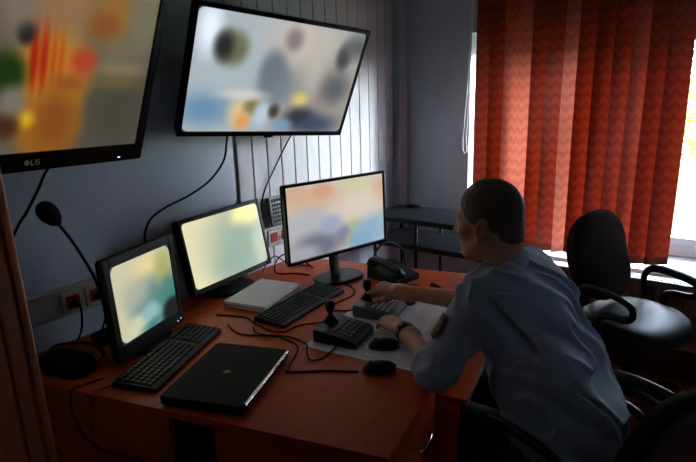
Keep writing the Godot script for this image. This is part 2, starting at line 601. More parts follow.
func blind() -> void:
	var t := thing("vertical_blind", "terracotta vertical blind with zigzag cloth slats drawn across the window", "blind", Vector3(1.15, 2.36, -3.2))
	put(MB.new().box(Vector3(0.05, 0.02, 0.0), Vector3(1.3, 0.04, 0.045), 0.004), "headrail", M.white, t)
	# [turn in degrees, tone] of each slat: all turned the same way, so daylight slips between them to the left wall
	var sl := [[35, 2], [36, 2], [58, 1], [55, 1], [31, 0], [38, 2], [50, 1], [30, 0], [37, 2], [44, 0], [47, 1], [34, 2], [33, 0]]
	var top := -0.02
	var n := 0
	for s in sl:
		var m := MB.new()
		var wide := 0.127
		var cx: float = 0.648 + 0.0845 * n - 1.15
		var an: float = deg_to_rad(s[0])
		var low: float = -1.695 + 0.004 * ((n * 7) % 5) + (0.0 if cx < 0.1 else -0.005)
		var rows := 16
		var cols := 6
		var idx := []
		for j in rows + 1:
			var y := lerpf(top, low, float(j) / rows)
			for i in cols + 1:
				var u := float(i) / cols - 0.5
				var bow := 0.006 * (1.0 - 4.0 * u * u)
				var tw := an + 0.05 * sin(j * 0.5 + n)
				var d := Vector3(cos(tw), 0, -sin(tw))
				var nn := Vector3(sin(tw), 0, cos(tw))
				var lean := Vector3(0.004 * sin(n * 2.3) * j / rows, 0, 0)
				idx.append(m.vert(Vector3(cx, y, 0) + d * u * wide + nn * bow + lean, (nn - d * u * 0.1).normalized(), Vector2(u + 0.5, -y / 0.127)))
		for j in rows:
			for i in cols:
				m.quad(idx[j * (cols + 1) + i], idx[j * (cols + 1) + i + 1], idx[(j + 1) * (cols + 1) + i + 1], idx[(j + 1) * (cols + 1) + i])
		var o := put(m, "slat", M["cloth%d" % s[1]], t)
		# sewn weight pocket at the foot of the slat
		var p := MB.new()
		p.box(Vector3.ZERO, Vector3(wide * 0.98, 0.042, 0.006), 0.002, Transform3D(Basis(Vector3.UP, an), Vector3(cx, low + 0.023, 0)))
		put(p, "weight_pocket", M["cloth%d" % s[1]], o)
		n += 1
	# pull cord hanging in a loop at the left end
	var c := spline([Vector3(-0.585, 0.0, 0.03), Vector3(-0.60, -0.6, 0.035), Vector3(-0.625, -1.02, 0.04), Vector3(-0.618, -1.10, 0.04), Vector3(-0.605, -1.07, 0.04), Vector3(-0.59, -0.6, 0.035), Vector3(-0.575, 0.0, 0.03)], 6)
	put(MB.new().tube(c, 0.003, 5), "pull_cord", M.white, t)
	put(MB.new().lathe([Vector2(0.002, 0), Vector2(0.007, -0.01), Vector2(0.008, -0.05), Vector2(0.0, -0.055)], 10, Transform3D(Basis(), Vector3(-0.602, -1.06, 0.04))), "cord_weight", M.light_grey, t)


func radiator() -> void:
	var t := thing("panel_radiator", "cream fluted panel radiator under the window sill", "radiator", Vector3(1.62, 0.23, -3.185))
	var L := 1.3
	# pressed front sheet with upright flutes
	var m := MB.new()
	var cols := 160
	var idx := []
	for j in 2:
		for i in cols + 1:
			var x := -L / 2 + L * i / cols
			var ph := fposmod(x / 0.05, 1.0)
			var zz := 0.030 + 0.010 * (smoothstep(0.1, 0.3, ph) - smoothstep(0.7, 0.9, ph))
			var ph2 := fposmod((x + 0.0005) / 0.05, 1.0)
			var z2 := 0.030 + 0.010 * (smoothstep(0.1, 0.3, ph2) - smoothstep(0.7, 0.9, ph2))
			idx.append(m.vert(Vector3(x, 0.025 + 0.32 * j, zz), Vector3(-(z2 - zz) / 0.0005, 0, 1).normalized()))
	for i in cols:
		m.quad(idx[i], idx[i + 1], idx[cols + 2 + i], idx[cols + 1 + i])
	put(m, "fluted_front", M.radiator, t)
	var b := MB.new()
	b.box(Vector3(0, 0.0125, 0.0), Vector3(L, 0.025, 0.08), 0.004)
	b.box(Vector3(0, 0.3525, 0.036), Vector3(L, 0.025, 0.010), 0.003)
	b.box(Vector3(0, 0.18, -0.032), Vector3(L, 0.36, 0.012), 0.003)
	for s in [-1, 1]:
		b.box(Vector3(s * (L / 2 + 0.004), 0.18, 0), Vector3(0.008, 0.365, 0.084), 0.003)
	put(b, "casing", M.radiator, t)
	var g := MB.new()
	for k in 86:
		g.box(Vector3(-L / 2 + 0.0075 + k * 0.015, 0.367, 0.0), Vector3(0.007, 0.004, 0.066))
	for z in [-0.034, 0.0, 0.034]:
		g.box(Vector3(0, 0.369, z), Vector3(L, 0.004, 0.008))
	stuff(put(g, "top_grille", M.white, t))
	for s in [-0.55, 0.55]:
		put(MB.new().box(Vector3(s, -0.115, 0), Vector3(0.03, 0.23, 0.05), 0.004), "foot", M.radiator, t)


const DESK_Y := 0.75

func desk() -> void:
	var t := thing("office_desk", "reddish-brown laminate desk along the left wall under the screens", "desk", Vector3(0.70, 0, -1.45))
	var world := Transform3D(Basis(Vector3.UP, deg_to_rad(11.5)), Vector3(1.381, 0, -0.945))
	var inv := world.affine_inverse()
	var X := Transform3D(Basis(), -t.position) * world
	var poly := PackedVector2Array()
	for p in [[1.381, -0.945], [1.105, -2.366], [0.017, -2.088], [0.017, -0.538]]:
		var q: Vector3 = inv * Vector3(p[0], 0, p[1])
		poly.append(Vector2(q.x, -q.z))
	var flat := X * Transform3D(Basis(Vector3.RIGHT, -PI / 2), Vector3(0, DESK_Y - 0.0125, 0))
	put(MB.new().prism(poly, 0.025, 0.002, flat), "tabletop", M.desk, t)
	# near side closed by two boards with a gap between them
	var a: Vector3 = inv * Vector3(0.03, 0, -0.575)
	var run := Vector3(poly[0].x, 0, -poly[0].y) - a
	var ang := atan2(-run.z, run.x)
	for s in [[0.0, 0.495], [0.61, 0.985]]:
		var p: Vector3 = a + run * (s[0] + s[1]) / 2
		var w: float = run.length() * (s[1] - s[0])
		put(MB.new().box(Vector3.ZERO, Vector3(w, DESK_Y - 0.03, 0.018), 0.001, X * Transform3D(Basis(Vector3.UP, ang), p + Vector3(0, (DESK_Y - 0.027) / 2, -0.03))), "side_board", M.desk, t)
	# far side board
	put(MB.new().box(Vector3(-0.55, 0.361, -1.40), Vector3(0.98, 0.722, 0.018), 0.001, X), "side_board", M.desk, t)
	# drawer pedestal under the near right corner, drawers opening towards the seat
	put(MB.new().box(Vector3(-0.25, 0.40, -0.25), Vector3(0.44, 0.64, 0.40), 0.002, X), "pedestal", M.desk, t)
	put(MB.new().box(Vector3(-0.25, 0.04, -0.25), Vector3(0.40, 0.08, 0.36), 0.002, X), "plinth", M.black_matt, t)
	for k in 3:
		var y := 0.60 - k * 0.205
		var d := put(MB.new().box(Vector3(-0.021, y, -0.25), Vector3(0.018, 0.195, 0.39), 0.002, X), "drawer", M.desk, t)
		var c := Vector3(-0.012, y + 0.02, -0.27)
		var bow := []
		for p in spline([c + Vector3(0, 0, -0.05), c + Vector3(0.025, 0, -0.045), c + Vector3(0.032, 0, 0), c + Vector3(0.025, 0, 0.045), c + Vector3(0, 0, 0.05)], 5):
			bow.append(X * p)
		put(MB.new().tube(bow, 0.005, 8), "handle", M.chrome, d)
	# pull-out board beyond the pedestal
	var po := put(MB.new().box(Vector3(-0.15, 0.645, -0.68), Vector3(0.46, 0.018, 0.40), 0.002, X), "pull_out_board", M.desk, t)
	put(MB.new().box(Vector3(0.083, 0.645, -0.68), Vector3(0.006, 0.026, 0.40), 0.002, X), "edge_strip", M.desk_edge, po)
	put(MB.new().box(Vector3(-0.02, 0.33, -0.475), Vector3(0.16, 0.61, 0.02), 0.002, X), "divider", M.desk, t)
	# dark computer case standing behind the gap
	var pc := thing("computer_tower", "black computer tower under the desk, seen in the gap below the laptop", "computer", Vector3(0.685, 0, -1.08), deg_to_rad(16.0))
	put(MB.new().box(Vector3(0, 0.305, 0), Vector3(0.21, 0.60, 0.50), 0.006), "case", M.black_matt, pc)
	put(MB.new().box(Vector3(0, 0.305, 0.255), Vector3(0.205, 0.59, 0.012), 0.004), "front_cover", M.black, pc)
	for k in 4:
		put(MB.new().box(Vector3(0.08 if k % 2 == 0 else -0.08, 0.003, 0.2 if k < 2 else -0.2), Vector3(0.02, 0.006, 0.03), 0.001), "rubber_foot", M.black_matt, pc)
	put(MB.new().lathe([Vector2(0, 0), Vector2(0.012, 0), Vector2(0.011, 0.003), Vector2(0, 0.003)], 14, Transform3D(Basis(Vector3.RIGHT, PI / 2), Vector3(0.0, 0.50, 0.261))), "power_button", M.grey, pc)


func make_chair(label: String, at: Vector3, turn: float, back_y := 0.83, recline := 0.18, back_z := -0.215) -> Node3D:
	var t := thing("office_chair", label, "office chair", at, deg_to_rad(turn), "swivel chairs")
	# local: forward is +z, seat centre over the origin
	var star := MB.new()
	for k in 5:
		var d := Vector3(sin(TAU * k / 5.0), 0, cos(TAU * k / 5.0))
		star.tube([d * 0.03 + Vector3(0, 0.115, 0), d * 0.16 + Vector3(0, 0.105, 0), d * 0.29 + Vector3(0, 0.082, 0)], [0.026, 0.022, 0.016], 8, 0.8)
	star.lathe([Vector2(0.0, 0.15), Vector2(0.035, 0.15), Vector2(0.042, 0.12), Vector2(0.042, 0.08), Vector2(0, 0.075)], 16)
	put(star, "star_base", M.black, t)
	for k in 5:
		var d := Vector3(sin(TAU * k / 5.0), 0, cos(TAU * k / 5.0))
		var sd := d.cross(Vector3.UP)
		var c := MB.new()
		for s in [-0.014, 0.014]:
			c.lathe([Vector2(0, -0.009), Vector2(0.025, -0.009), Vector2(0.028, 0), Vector2(0.025, 0.009), Vector2(0, 0.009)], 14, Transform3D(Basis(d, sd, d.cross(sd)), d * 0.285 + sd * s + Vector3(0, 0.029, 0)))
		c.tube([d * 0.285 + Vector3(0, 0.03, 0), d * 0.285 + Vector3(0, 0.085, 0)], 0.009, 8)
		put(c, "castor", M.black, t)
	put(MB.new().lathe([Vector2(0.0, 0.14), Vector2(0.032, 0.14), Vector2(0.032, 0.30), Vector2(0.028, 0.305), Vector2(0.015, 0.305), Vector2(0.015, 0.44), Vector2(0.0, 0.44)], 18), "gas_lift", M.black, t)
	put(MB.new().box(Vector3(0, 0.425, -0.02), Vector3(0.19, 0.045, 0.22), 0.012), "mechanism", M.black, t)
	# seat cushion: rounded outline, domed, front edge rolled down
	put(cushion(0.47, 0.46, 0.085, 0.16, 0.020, Transform3D(Basis(), Vector3(0, 0.485, 0.0)), 0.03), "seat", M.leather, t)
	put(cushion(0.45, 0.44, 0.03, 0.15, -0.004, Transform3D(Basis(), Vector3(0, 0.446, 0.0)), 0.0), "seat_shell", M.black, t)
	# backrest: upright shield, wider at the top, bent to the back
	var bx := Transform3D(Basis(Vector3.RIGHT, PI / 2 - recline), Vector3(0, back_y, back_z))
	put(cushion(0.43, 0.47, 0.06, 0.20, 0.012, bx, -0.035), "backrest", M.chair_fabric, t)
	put(cushion(0.41, 0.45, 0.02, 0.19, 0.0, bx * Transform3D(Basis(), Vector3(0, -0.033, 0)), -0.035), "back_shell", M.black, t)
	put(MB.new().tube(spline([Vector3(0, 0.43, -0.08), Vector3(0, 0.425, -0.22), Vector3(0, 0.47, -0.275), Vector3(0, back_y - 0.2, back_z - 0.045), Vector3(0, back_y - 0.05, back_z - 0.06)], 6), 0.03, 10, 0.4), "back_bar", M.black, t)
	for s in [-1.0, 1.0]:
		var x: float = s * 0.262
		var p := spline([Vector3(s * 0.20, 0.432, -0.10), Vector3(x, 0.437, -0.10), Vector3(x + s * 0.008, 0.50, -0.115), Vector3(x, 0.62, -0.135), Vector3(x, 0.675, -0.115), Vector3(x, 0.695, -0.06), Vector3(x, 0.69, 0.06),
			Vector3(x, 0.668, 0.135), Vector3(x, 0.625, 0.15), Vector3(x, 0.598, 0.115), Vector3(x, 0.59, 0.04), Vector3(x, 0.57, -0.005), Vector3(x, 0.51, -0.015), Vector3(x, 0.437, -0.005), Vector3(s * 0.20, 0.432, 0.0)], 6)
		put(MB.new().tube(p, 0.021, 10, 0.72, Vector3.RIGHT), "armrest", M.black, t)
	return t

# padded slab lying in local xz, thickness along y
func cushion(w: float, d: float, th: float, r: float, dome: float, xf: Transform3D, bend: float) -> MB:
	var m := MB.new()
	var seg := 48
	var rings := [[0.0, 1.0], [0.45, 1.0], [0.75, 0.98], [0.90, 0.88], [0.975, 0.60], [1.0, 0.0], [0.975, -0.6], [0.90, -0.9], [0.5, -1.0], [0.0, -1.0]]
	var grid := []
	for q in rings:
		var ring := []
		for k in seg:
			var a := TAU * k / seg
			# superellipse outline
			var c := cos(a)
			var s := sin(a)
			var e := 2.0 / (2.0 + 2.2 * (1.0 - r / 0.24))
			var px: float = signf(c) * pow(absf(c), e) * w / 2 * q[0]
			var pz: float = signf(s) * pow(absf(s), e) * d / 2 * q[0]
			var y: float = q[1] * th / 2 + (dome * (1.0 - q[0] * q[0]) if q[1] > 0 else 0.0)
			var zz: float = pz / (d / 2)
			y -= bend * zz * zz * (1.0 if bend < 0.0 else maxf(zz, 0.0))
			y += 0.25 * absf(bend) * pow(px / (w / 2), 2)
			ring.append(Vector3(px, y, pz))
		grid.append(ring)
	var ids := []
	for i in rings.size():
		var row := []
		for k in seg:
			var p: Vector3 = grid[i][k]
			var dk: Vector3 = grid[i][(k + 1) % seg] - grid[i][(k + seg - 1) % seg]
			var di: Vector3 = grid[mini(i + 1, rings.size() - 1)][k] - grid[maxi(i - 1, 0)][k]
			var nn := di.cross(dk)
			if nn.length() < 1e-9:
				nn = Vector3(0, signf(rings[i][1]), 0)
			nn = nn.normalized()
			var outw := Vector3(p.x, rings[i][1] * 0.1, p.z)
			if nn.dot(outw) < 0.0:
				nn = -nn
			if i == 0:
				nn = Vector3.UP
			elif i == rings.size() - 1:
				nn = Vector3.DOWN
			row.append(m.vert(xf * p, (xf.basis * nn).normalized(), Vector2(p.x, p.z)))
		ids.append(row)
	for i in rings.size() - 1:
		for k in seg:
			var k2 := (k + 1) % seg
			if i > 0:
				m.tri(ids[i][k], ids[i][k2], ids[i + 1][k2])
			if i < rings.size() - 2 or true:
				m.tri(ids[i][k], ids[i + 1][k2], ids[i + 1][k])
	return m


# a flat screen: outer frame w x h, borders [left, right, top, bottom]
func panel_parts(t: Node3D, w: float, h: float, bd: Array, depth: float, px: Transform3D, body: Material, scr: Material, r := 0.006) -> MeshInstance3D:
	var x := t.transform.affine_inverse() * px
	var f := MB.new()
	var zf := 0.0
	f.box(Vector3(-w / 2 + bd[0] / 2, 0, zf - 0.009), Vector3(bd[0], h, 0.018), r * 0.5, x)
	f.box(Vector3(w / 2 - bd[1] / 2, 0, zf - 0.009), Vector3(bd[1], h, 0.018), r * 0.5, x)
	f.box(Vector3((bd[0] - bd[1]) / 2, h / 2 - bd[2] / 2, zf - 0.009), Vector3(w - bd[0] - bd[1], bd[2], 0.018), r * 0.5, x)
	f.box(Vector3((bd[0] - bd[1]) / 2, -h / 2 + bd[3] / 2, zf - 0.009), Vector3(w - bd[0] - bd[1], bd[3], 0.018), r * 0.5, x)
	put(f, "bezel", body, t)
	var k := MB.new()
	k.prism(rrect(w * 0.985, h * 0.985, 0.012), depth, 0.01, x * Transform3D(Basis(), Vector3(0, 0, -0.012 - depth / 2)))
	put(k, "back_cover", M.black_matt, t)
	var s := MB.new()
	var c := Vector3((bd[0] - bd[1]) / 2, (bd[3] - bd[2]) / 2, -0.006)
	s.sheet(w - bd[0] - bd[1] + 0.004, h - bd[2] - bd[3] + 0.004, x * Transform3D(Basis(), c))
	var lamp := AreaLight3D.new()
	lamp.name = "screen_glow"
	lamp.area_size = Vector2(w - bd[0] - bd[1], h - bd[2] - bd[3])
	lamp.light_energy = 0.012
	lamp.light_color = Color(0.95, 0.95, 0.88)
	lamp.shadow_enabled = true
	lamp.area_range = 6.0
	t.add_child(lamp)
	lamp.transform = x * Transform3D(Basis(Vector3.UP, PI), c + Vector3(0, 0, 0.012))
	return put(s, "screen", scr, t)


func screens() -> void:
	var E := 1.0
	# ---- television nearest the door, cut by the left edge of the picture
	var t1 := picture(Color(0.40, 0.37, 0.31), Color(0.04, 0.04, 0.04), [
		[0.90, 0.75, 0.16, 0.35, Color(0.30, 0.29, 0.25), 0.81], [0.64, 0.10, 0.13, 0.30, Color(0.60, 0.46, 0.32), 0.61], [0.83, 0.13, 0.07, 0.20, Color(0.62, 0.44, 0.15, 0.9), 0.81], [0.80, 0.22, 0.05, 0.08, Color(0.55, 0.30, 0.12, 0.8), 0.81],
		[0.95, 0.15, 0.06, 0.25, Color(0.50, 0.48, 0.37, 0.8), 0.81], [0.88, 0.47, 0.09, 0.05, Color(0.60, 0.54, 0.40, 0.8), 0.90], [0.87, 0.55, 0.09, 0.05, Color(0.46, 0.42, 0.25, 0.7), 0.81], [0.86, 0.36, 0.08, 0.08, Color(0.48, 0.44, 0.36, 0.8), 0.90],
		[0.64, 0.80, 0.11, 0.26, Color(0.66, 0.42, 0.14), 0.34], [0.64, 0.52, 0.12, 0.22, Color(0.78, 0.54, 0.18), 0.47], [0.575, 0.44, 0.013, 0.17, Color(0.66, 0.15, 0.06), 0.81], [0.605, 0.44, 0.013, 0.17, Color(0.70, 0.16, 0.06), 0.81],
		[0.635, 0.44, 0.010, 0.15, Color(0.74, 0.33, 0.09), 0.90], [0.66, 0.44, 0.010, 0.15, Color(0.74, 0.36, 0.10), 0.90], [0.735, 0.44, 0.045, 0.075, Color(0.74, 0.27, 0.16), 0.81], [0.70, 0.57, 0.05, 0.05, Color(0.58, 0.30, 0.13, 0.8), 0.90],
		[0.66, 0.80, 0.07, 0.20, Color(0.55, 0.32, 0.12), 0.81], [0.56, 0.79, 0.03, 0.05, Color(0.88, 0.72, 0.14), 0.81], [0.505, 0.82, 0.04, 0.08, Color(0.30, 0.18, 0.11), 0.68],
		[0.50, 0.53, 0.055, 0.12, Color(0.12, 0.22, 0.07), 0.54], [0.545, 0.30, 0.025, 0.06, Color(0.09, 0.08, 0.07), 0.68], [0.52, 0.12, 0.05, 0.16, Color(0.50, 0.46, 0.42), 0.81], [0.52, 0.68, 0.04, 0.08, Color(0.50, 0.48, 0.44), 0.81]], 0.0, 220, 120)
	var p1 := pose(Vector3(0.197, 1.423, -1.099), 98.1, 22.9, -1.4)
	var c1 := p1 * Transform3D(Basis(), Vector3(-0.5, 0.30, 0))
	var tv := thing("wall_television", "large black television nearest the door showing an orange blurred picture", "television", Vector3(0.0, 1.6, c1.origin.z), 0.0, "wall televisions")
	panel_parts(tv, 1.0, 0.60, [0.035, 0.035, 0.035, 0.062], 0.05, c1, M.black_gloss, screen_mat(t1, 0.75 * E))
	tv_extras(tv, c1, 0.60, true)
	# ---- second television
	var t2 := picture(Color(0.66, 0.67, 0.68), Color(0.1, 0.1, 0.1), [
		[0.35, 0.45, 0.500, 0.500, Color(0.64, 0.70, 0.73), 0.85], [0.80, 0.60, 0.300, 0.500, Color(0.55, 0.52, 0.48), 0.85], [0.60, 0.16, 0.200, 0.200, Color(0.76, 0.71, 0.67), 0.85], [0.07, 0.15, 0.055, 0.180, Color(0.90, 0.95, 1.0), 0.85],
		[0.20, 0.28, 0.078, 0.138, Color(0.40, 0.42, 0.30), 0.51], [0.15, 0.27, 0.046, 0.110, Color(0.16, 0.16, 0.16), 0.72], [0.47, 0.55, 0.101, 0.200, Color(0.44, 0.50, 0.54), 0.43], [0.44, 0.42, 0.069, 0.160, Color(0.42, 0.45, 0.48), 0.58],
		[0.53, 0.15, 0.051, 0.092, Color(0.50, 0.47, 0.46), 0.72], [0.70, 0.30, 0.064, 0.350, Color(0.70, 0.68, 0.66, 0.9), 0.85], [0.88, 0.25, 0.046, 0.110, Color(0.16, 0.16, 0.17), 0.72], [0.95, 0.14, 0.074, 0.110, Color(0.30, 0.30, 0.30), 0.85], [0.88, 0.55, 0.083, 0.129, Color(0.28, 0.30, 0.33, 0.9), 0.85],
		[0.10, 0.80, 0.140, 0.129, Color(0.40, 0.55, 0.66), 0.85], [0.30, 0.82, 0.064, 0.120, Color(0.86, 0.74, 0.56), 0.72], [0.36, 0.76, 0.046, 0.074, Color(0.50, 0.47, 0.30), 0.72], [0.32, 0.90, 0.037, 0.074, Color(0.85, 0.6, 0.35), 0.85], [0.43, 0.83, 0.046, 0.110, Color(0.70, 0.78, 0.84), 0.72], [0.50, 0.80, 0.032, 0.064, Color(0.25, 0.25, 0.22), 0.72],
		[0.65, 0.68, 0.046, 0.064, Color(0.82, 0.76, 0.45), 0.85], [0.68, 0.86, 0.092, 0.092, Color(0.14, 0.15, 0.18), 0.85], [0.80, 0.92, 0.140, 0.092, Color(0.22, 0.27, 0.36), 0.85], [0.57, 0.93, 0.055, 0.055, Color(0.45, 0.58, 0.70), 0.85], [0.30, 0.66, 0.120, 0.046, Color(0.82, 0.80, 0.76, 0.8), 0.85]], 0.035, 200, 120)
	var c2 := pose(Vector3(0.28, 1.702, -1.787), 78.7, 22.6, -4.1)
	var tv2 := thing("wall_television", "tilted black television on the panelled wall showing pale blurred shapes", "television", Vector3(0.0, 1.65, -1.79), 0.0, "wall televisions")
	panel_parts(tv2, 0.92, 0.545, [0.018, 0.018, 0.018, 0.022], 0.045, c2, M.black_gloss, screen_mat(t2, 1.0 * E))
	tv_extras(tv2, c2, 0.545, false)
	# ---- desk monitors
	var t3 := picture(Color(0.76, 0.77, 0.66), Color(0.10, 0.10, 0.09), [
		[0.15, 0.5, 0.35, 0.6, Color(0.80, 0.78, 0.65), 0.6], [0.62, 0.25, 0.28, 0.22, Color(0.88, 0.82, 0.58), 0.6], [0.55, 0.62, 0.32, 0.28, Color(0.36, 0.52, 0.53), 0.55], [0.85, 0.35, 0.16, 0.3, Color(0.62, 0.62, 0.38, 0.8), 0.6], [0.92, 0.68, 0.22, 0.25, Color(0.25, 0.50, 0.46), 0.5],
		[0.33, 0.45, 0.22, 0.2, Color(0.70, 0.70, 0.62, 0.8), 0.7], [0.32, 0.88, 0.20, 0.14, Color(0.80, 0.82, 0.68), 0.5], [0.52, 0.78, 0.15, 0.12, Color(0.56, 0.72, 0.72), 0.5], [0.62, 0.98, 0.28, 0.10, Color(0.30, 0.52, 0.55), 0.5], [0.92, 0.93, 0.20, 0.18, Color(0.06, 0.08, 0.08), 0.35]], 0.10)
	var c3 := pose(Vector3(0.318, 0.949, -0.985), 111.0, -3.0, -1.0)
	var m1 := thing("desk_monitor", "old squarish black monitor beside the microphone, thick frame", "monitor", Vector3(0.29, DESK_Y, -0.965), 0.0, "desk monitors")
	panel_parts(m1, 0.385, 0.362, [0.030, 0.027, 0.034, 0.052], 0.03, c3, M.black, screen_mat(t3, 0.95 * E))
	monitor_stand(m1, c3, 0.20, 0.14, 0.04)
	var inv := m1.transform.affine_inverse() * c3
	for k in 2:
		put(MB.new().box(Vector3(0.165 - k * 0.02, -0.160 - 0.004 * k, 0.002), Vector3(0.005, 0.005, 0.003), 0.001, inv), "power_light", M.led, m1)
	var t4 := picture(Color(0.80, 0.78, 0.62), Color(0.16, 0.16, 0.14), [
		[0.12, 0.5, 0.35, 0.9, Color(0.87, 0.84, 0.68), 0.5], [0.75, 0.55, 0.48, 0.6, Color(0.60, 0.67, 0.60), 0.7], [0.80, 0.14, 0.18, 0.20, Color(0.96, 0.93, 0.62), 0.6], [0.72, 0.5, 0.16, 0.25, Color(0.58, 0.66, 0.60, 0.8), 0.6], [0.60, 0.85, 0.3, 0.25, Color(0.56, 0.66, 0.60, 0.9), 0.7], [0.93, 0.68, 0.1, 0.3, Color(0.72, 0.76, 0.66), 0.7]], 0.06)
	var c4 := pose(Vector3(0.12, 0.973, -1.538), 94.7, -9.8, 0.9)
	var m2 := thing("desk_monitor", "middle monitor on the desk with a cream blurred picture, behind the white ledger", "monitor", Vector3(0.13, DESK_Y, -1.53), 0.0, "desk monitors")
	panel_parts(m2, 0.51, 0.336, [0.017, 0.017, 0.017, 0.022], 0.045, c4, M.black, screen_mat(t4, 1.05 * E))
	monitor_stand(m2, c4, 0.25, 0.19, 0.05)
	var t5 := picture(Color(0.78, 0.74, 0.68), Color(0.2, 0.2, 0.2), [
		[0.25, 0.22, 0.35, 0.15, Color(0.80, 0.67, 0.57), 0.7], [0.35, 0.12, 0.10, 0.10, Color(0.80, 0.60, 0.49), 0.6], [0.10, 0.10, 0.12, 0.10, Color(0.80, 0.64, 0.53, 0.9), 0.6], [0.20, 0.55, 0.28, 0.22, Color(0.68, 0.68, 0.70), 0.6], [0.28, 0.86, 0.24, 0.18, Color(0.42, 0.44, 0.50), 0.6], [0.12, 0.93, 0.16, 0.12, Color(0.62, 0.63, 0.66), 0.6],
		[0.55, 0.78, 0.10, 0.14, Color(0.50, 0.50, 0.58), 0.6], [0.63, 0.88, 0.07, 0.10, Color(0.70, 0.68, 0.32), 0.5], [0.68, 0.66, 0.07, 0.09, Color(0.66, 0.70, 0.40), 0.6], [0.85, 0.80, 0.22, 0.24, Color(0.54, 0.66, 0.76), 0.6], [0.72, 0.92, 0.14, 0.12, Color(0.50, 0.63, 0.74), 0.6],
		[0.70, 0.12, 0.15, 0.10, Color(0.78, 0.76, 0.60), 0.7], [0.95, 0.25, 0.08, 0.16, Color(0.78, 0.64, 0.51), 0.7], [0.70, 0.40, 0.25, 0.20, Color(0.82, 0.77, 0.71), 0.7], [0.42, 0.60, 0.10, 0.12, Color(0.60, 0.63, 0.72), 0.7]], 0.0)
	var c5 := pose(Vector3(0.477, 1.07, -1.923), 77.1, -1.7, -0.1)
	var m3 := thing("desk_monitor", "widest monitor on the desk in front of the watching man, pastel blurred picture", "monitor", Vector3(0.45, DESK_Y, -1.93), 0.0, "desk monitors")
	panel_parts(m3, 0.61, 0.37, [0.014, 0.014, 0.014, 0.018], 0.035, c5, M.black_gloss, screen_mat(t5, 1.0 * E))
	put(MB.new().box(Vector3(0, -0.1685, 0.0012), Vector3(0.58, 0.003, 0.003), 0.001, m3.transform.affine_inverse() * c5), "trim_strip", M.chrome, m3)
	monitor_stand(m3, c5, 0.26, 0.18, 0.06)


func monitor_stand(t: Node3D, p: Transform3D, bw: float, bdp: float, nw: float) -> void:
	var f := Vector3(p.basis.z.x, 0, p.basis.z.z).normalized()
	var b := Basis(Vector3.UP, atan2(f.x, f.z))
	var x := t.transform.affine_inverse() * Transform3D(b, Vector3(p.origin.x, DESK_Y, p.origin.z) - f * 0.045)
	var m := MB.new()
	var oval := PackedVector2Array()
	for k in 32:
		var a := TAU * k / 32
		oval.append(Vector2(signf(cos(a)) * pow(absf(cos(a)), 0.75) * bw / 2, signf(sin(a)) * pow(absf(sin(a)), 0.75) * bdp / 2))
	m.prism(oval, 0.016, 0.005, x * Transform3D(Basis(Vector3.RIGHT, -PI / 2), Vector3(0, 0.0085, 0.02)))
	put(m, "foot", M.black, t)
	var top := p.origin.y - DESK_Y
	var n := MB.new()
	n.tube([x * Vector3(0, 0.012, 0.0), x * Vector3(0, 0.06, -0.012), x * Vector3(0, top * 0.8, -0.025), x * Vector3(0, top * 1.05, -0.02)], nw / 2, 12, 0.35, x.basis.z)
	put(n, "neck", M.black, t)


func tv_extras(t: Node3D, c: Transform3D, h: float, first: bool) -> void:
	var x := t.transform.affine_inverse() * c
	var back: Vector3 = x * Vector3(0, 0, -0.06)
	var w := MB.new()
	w.box(Vector3(0.008, back.y, back.z), Vector3(0.016, 0.30, 0.20), 0.004)
	put(w, "wall_plate", M.black, t)
	var a := MB.new()
	a.tube([Vector3(0.012, back.y, back.z), back], 0.03, 10)
	a.box(Vector3(0, 0, -0.065), Vector3(0.22, 0.22, 0.012), 0.003, x)
	put(a, "mount_arm", M.black, t)
	if first:
		# maker's mark on the lower frame: a grey ring with a dot, then two letters
		var lm := MB.new()
		lm.lathe([Vector2(0.0, 0.0), Vector2(0.0085, 0.0), Vector2(0.0085, 0.0012), Vector2(0.0, 0.0012)], 20, x * Transform3D(Basis(Vector3.RIGHT, PI / 2), Vector3(0.072, -0.269, 0.0)))
		put(lm, "badge", M.light_grey, t)
		var tm := TextMesh.new()
		tm.text = "LG"
		tm.font_size = 16
		tm.pixel_size = 0.0015
		tm.depth = 0.001
		var sf := SystemFont.new()
		sf.font_names = PackedStringArray(["Droid Sans"])
		sf.font_weight = 700
		tm.font = sf
		var o := put_mesh(tm, "lettering", M.light_grey, t)
		o.transform = x * Transform3D(Basis(), Vector3(0.098, -0.270, 0.001))
		put(MB.new().box(Vector3(0.40, -0.283, 0.0008), Vector3(0.012, 0.004, 0.002), 0.001, x), "power_light", M.led, t)
	else:
		put(MB.new().prism(PackedVector2Array([Vector2(-0.03, -h / 2 + 0.004), Vector2(0.03, -h / 2 + 0.004), Vector2(0.022, -h / 2 - 0.008), Vector2(-0.022, -h / 2 - 0.008)]), 0.014, 0.002, x * Transform3D(Basis(), Vector3(0, 0, -0.008))), "sensor_lip", M.black_gloss, t)


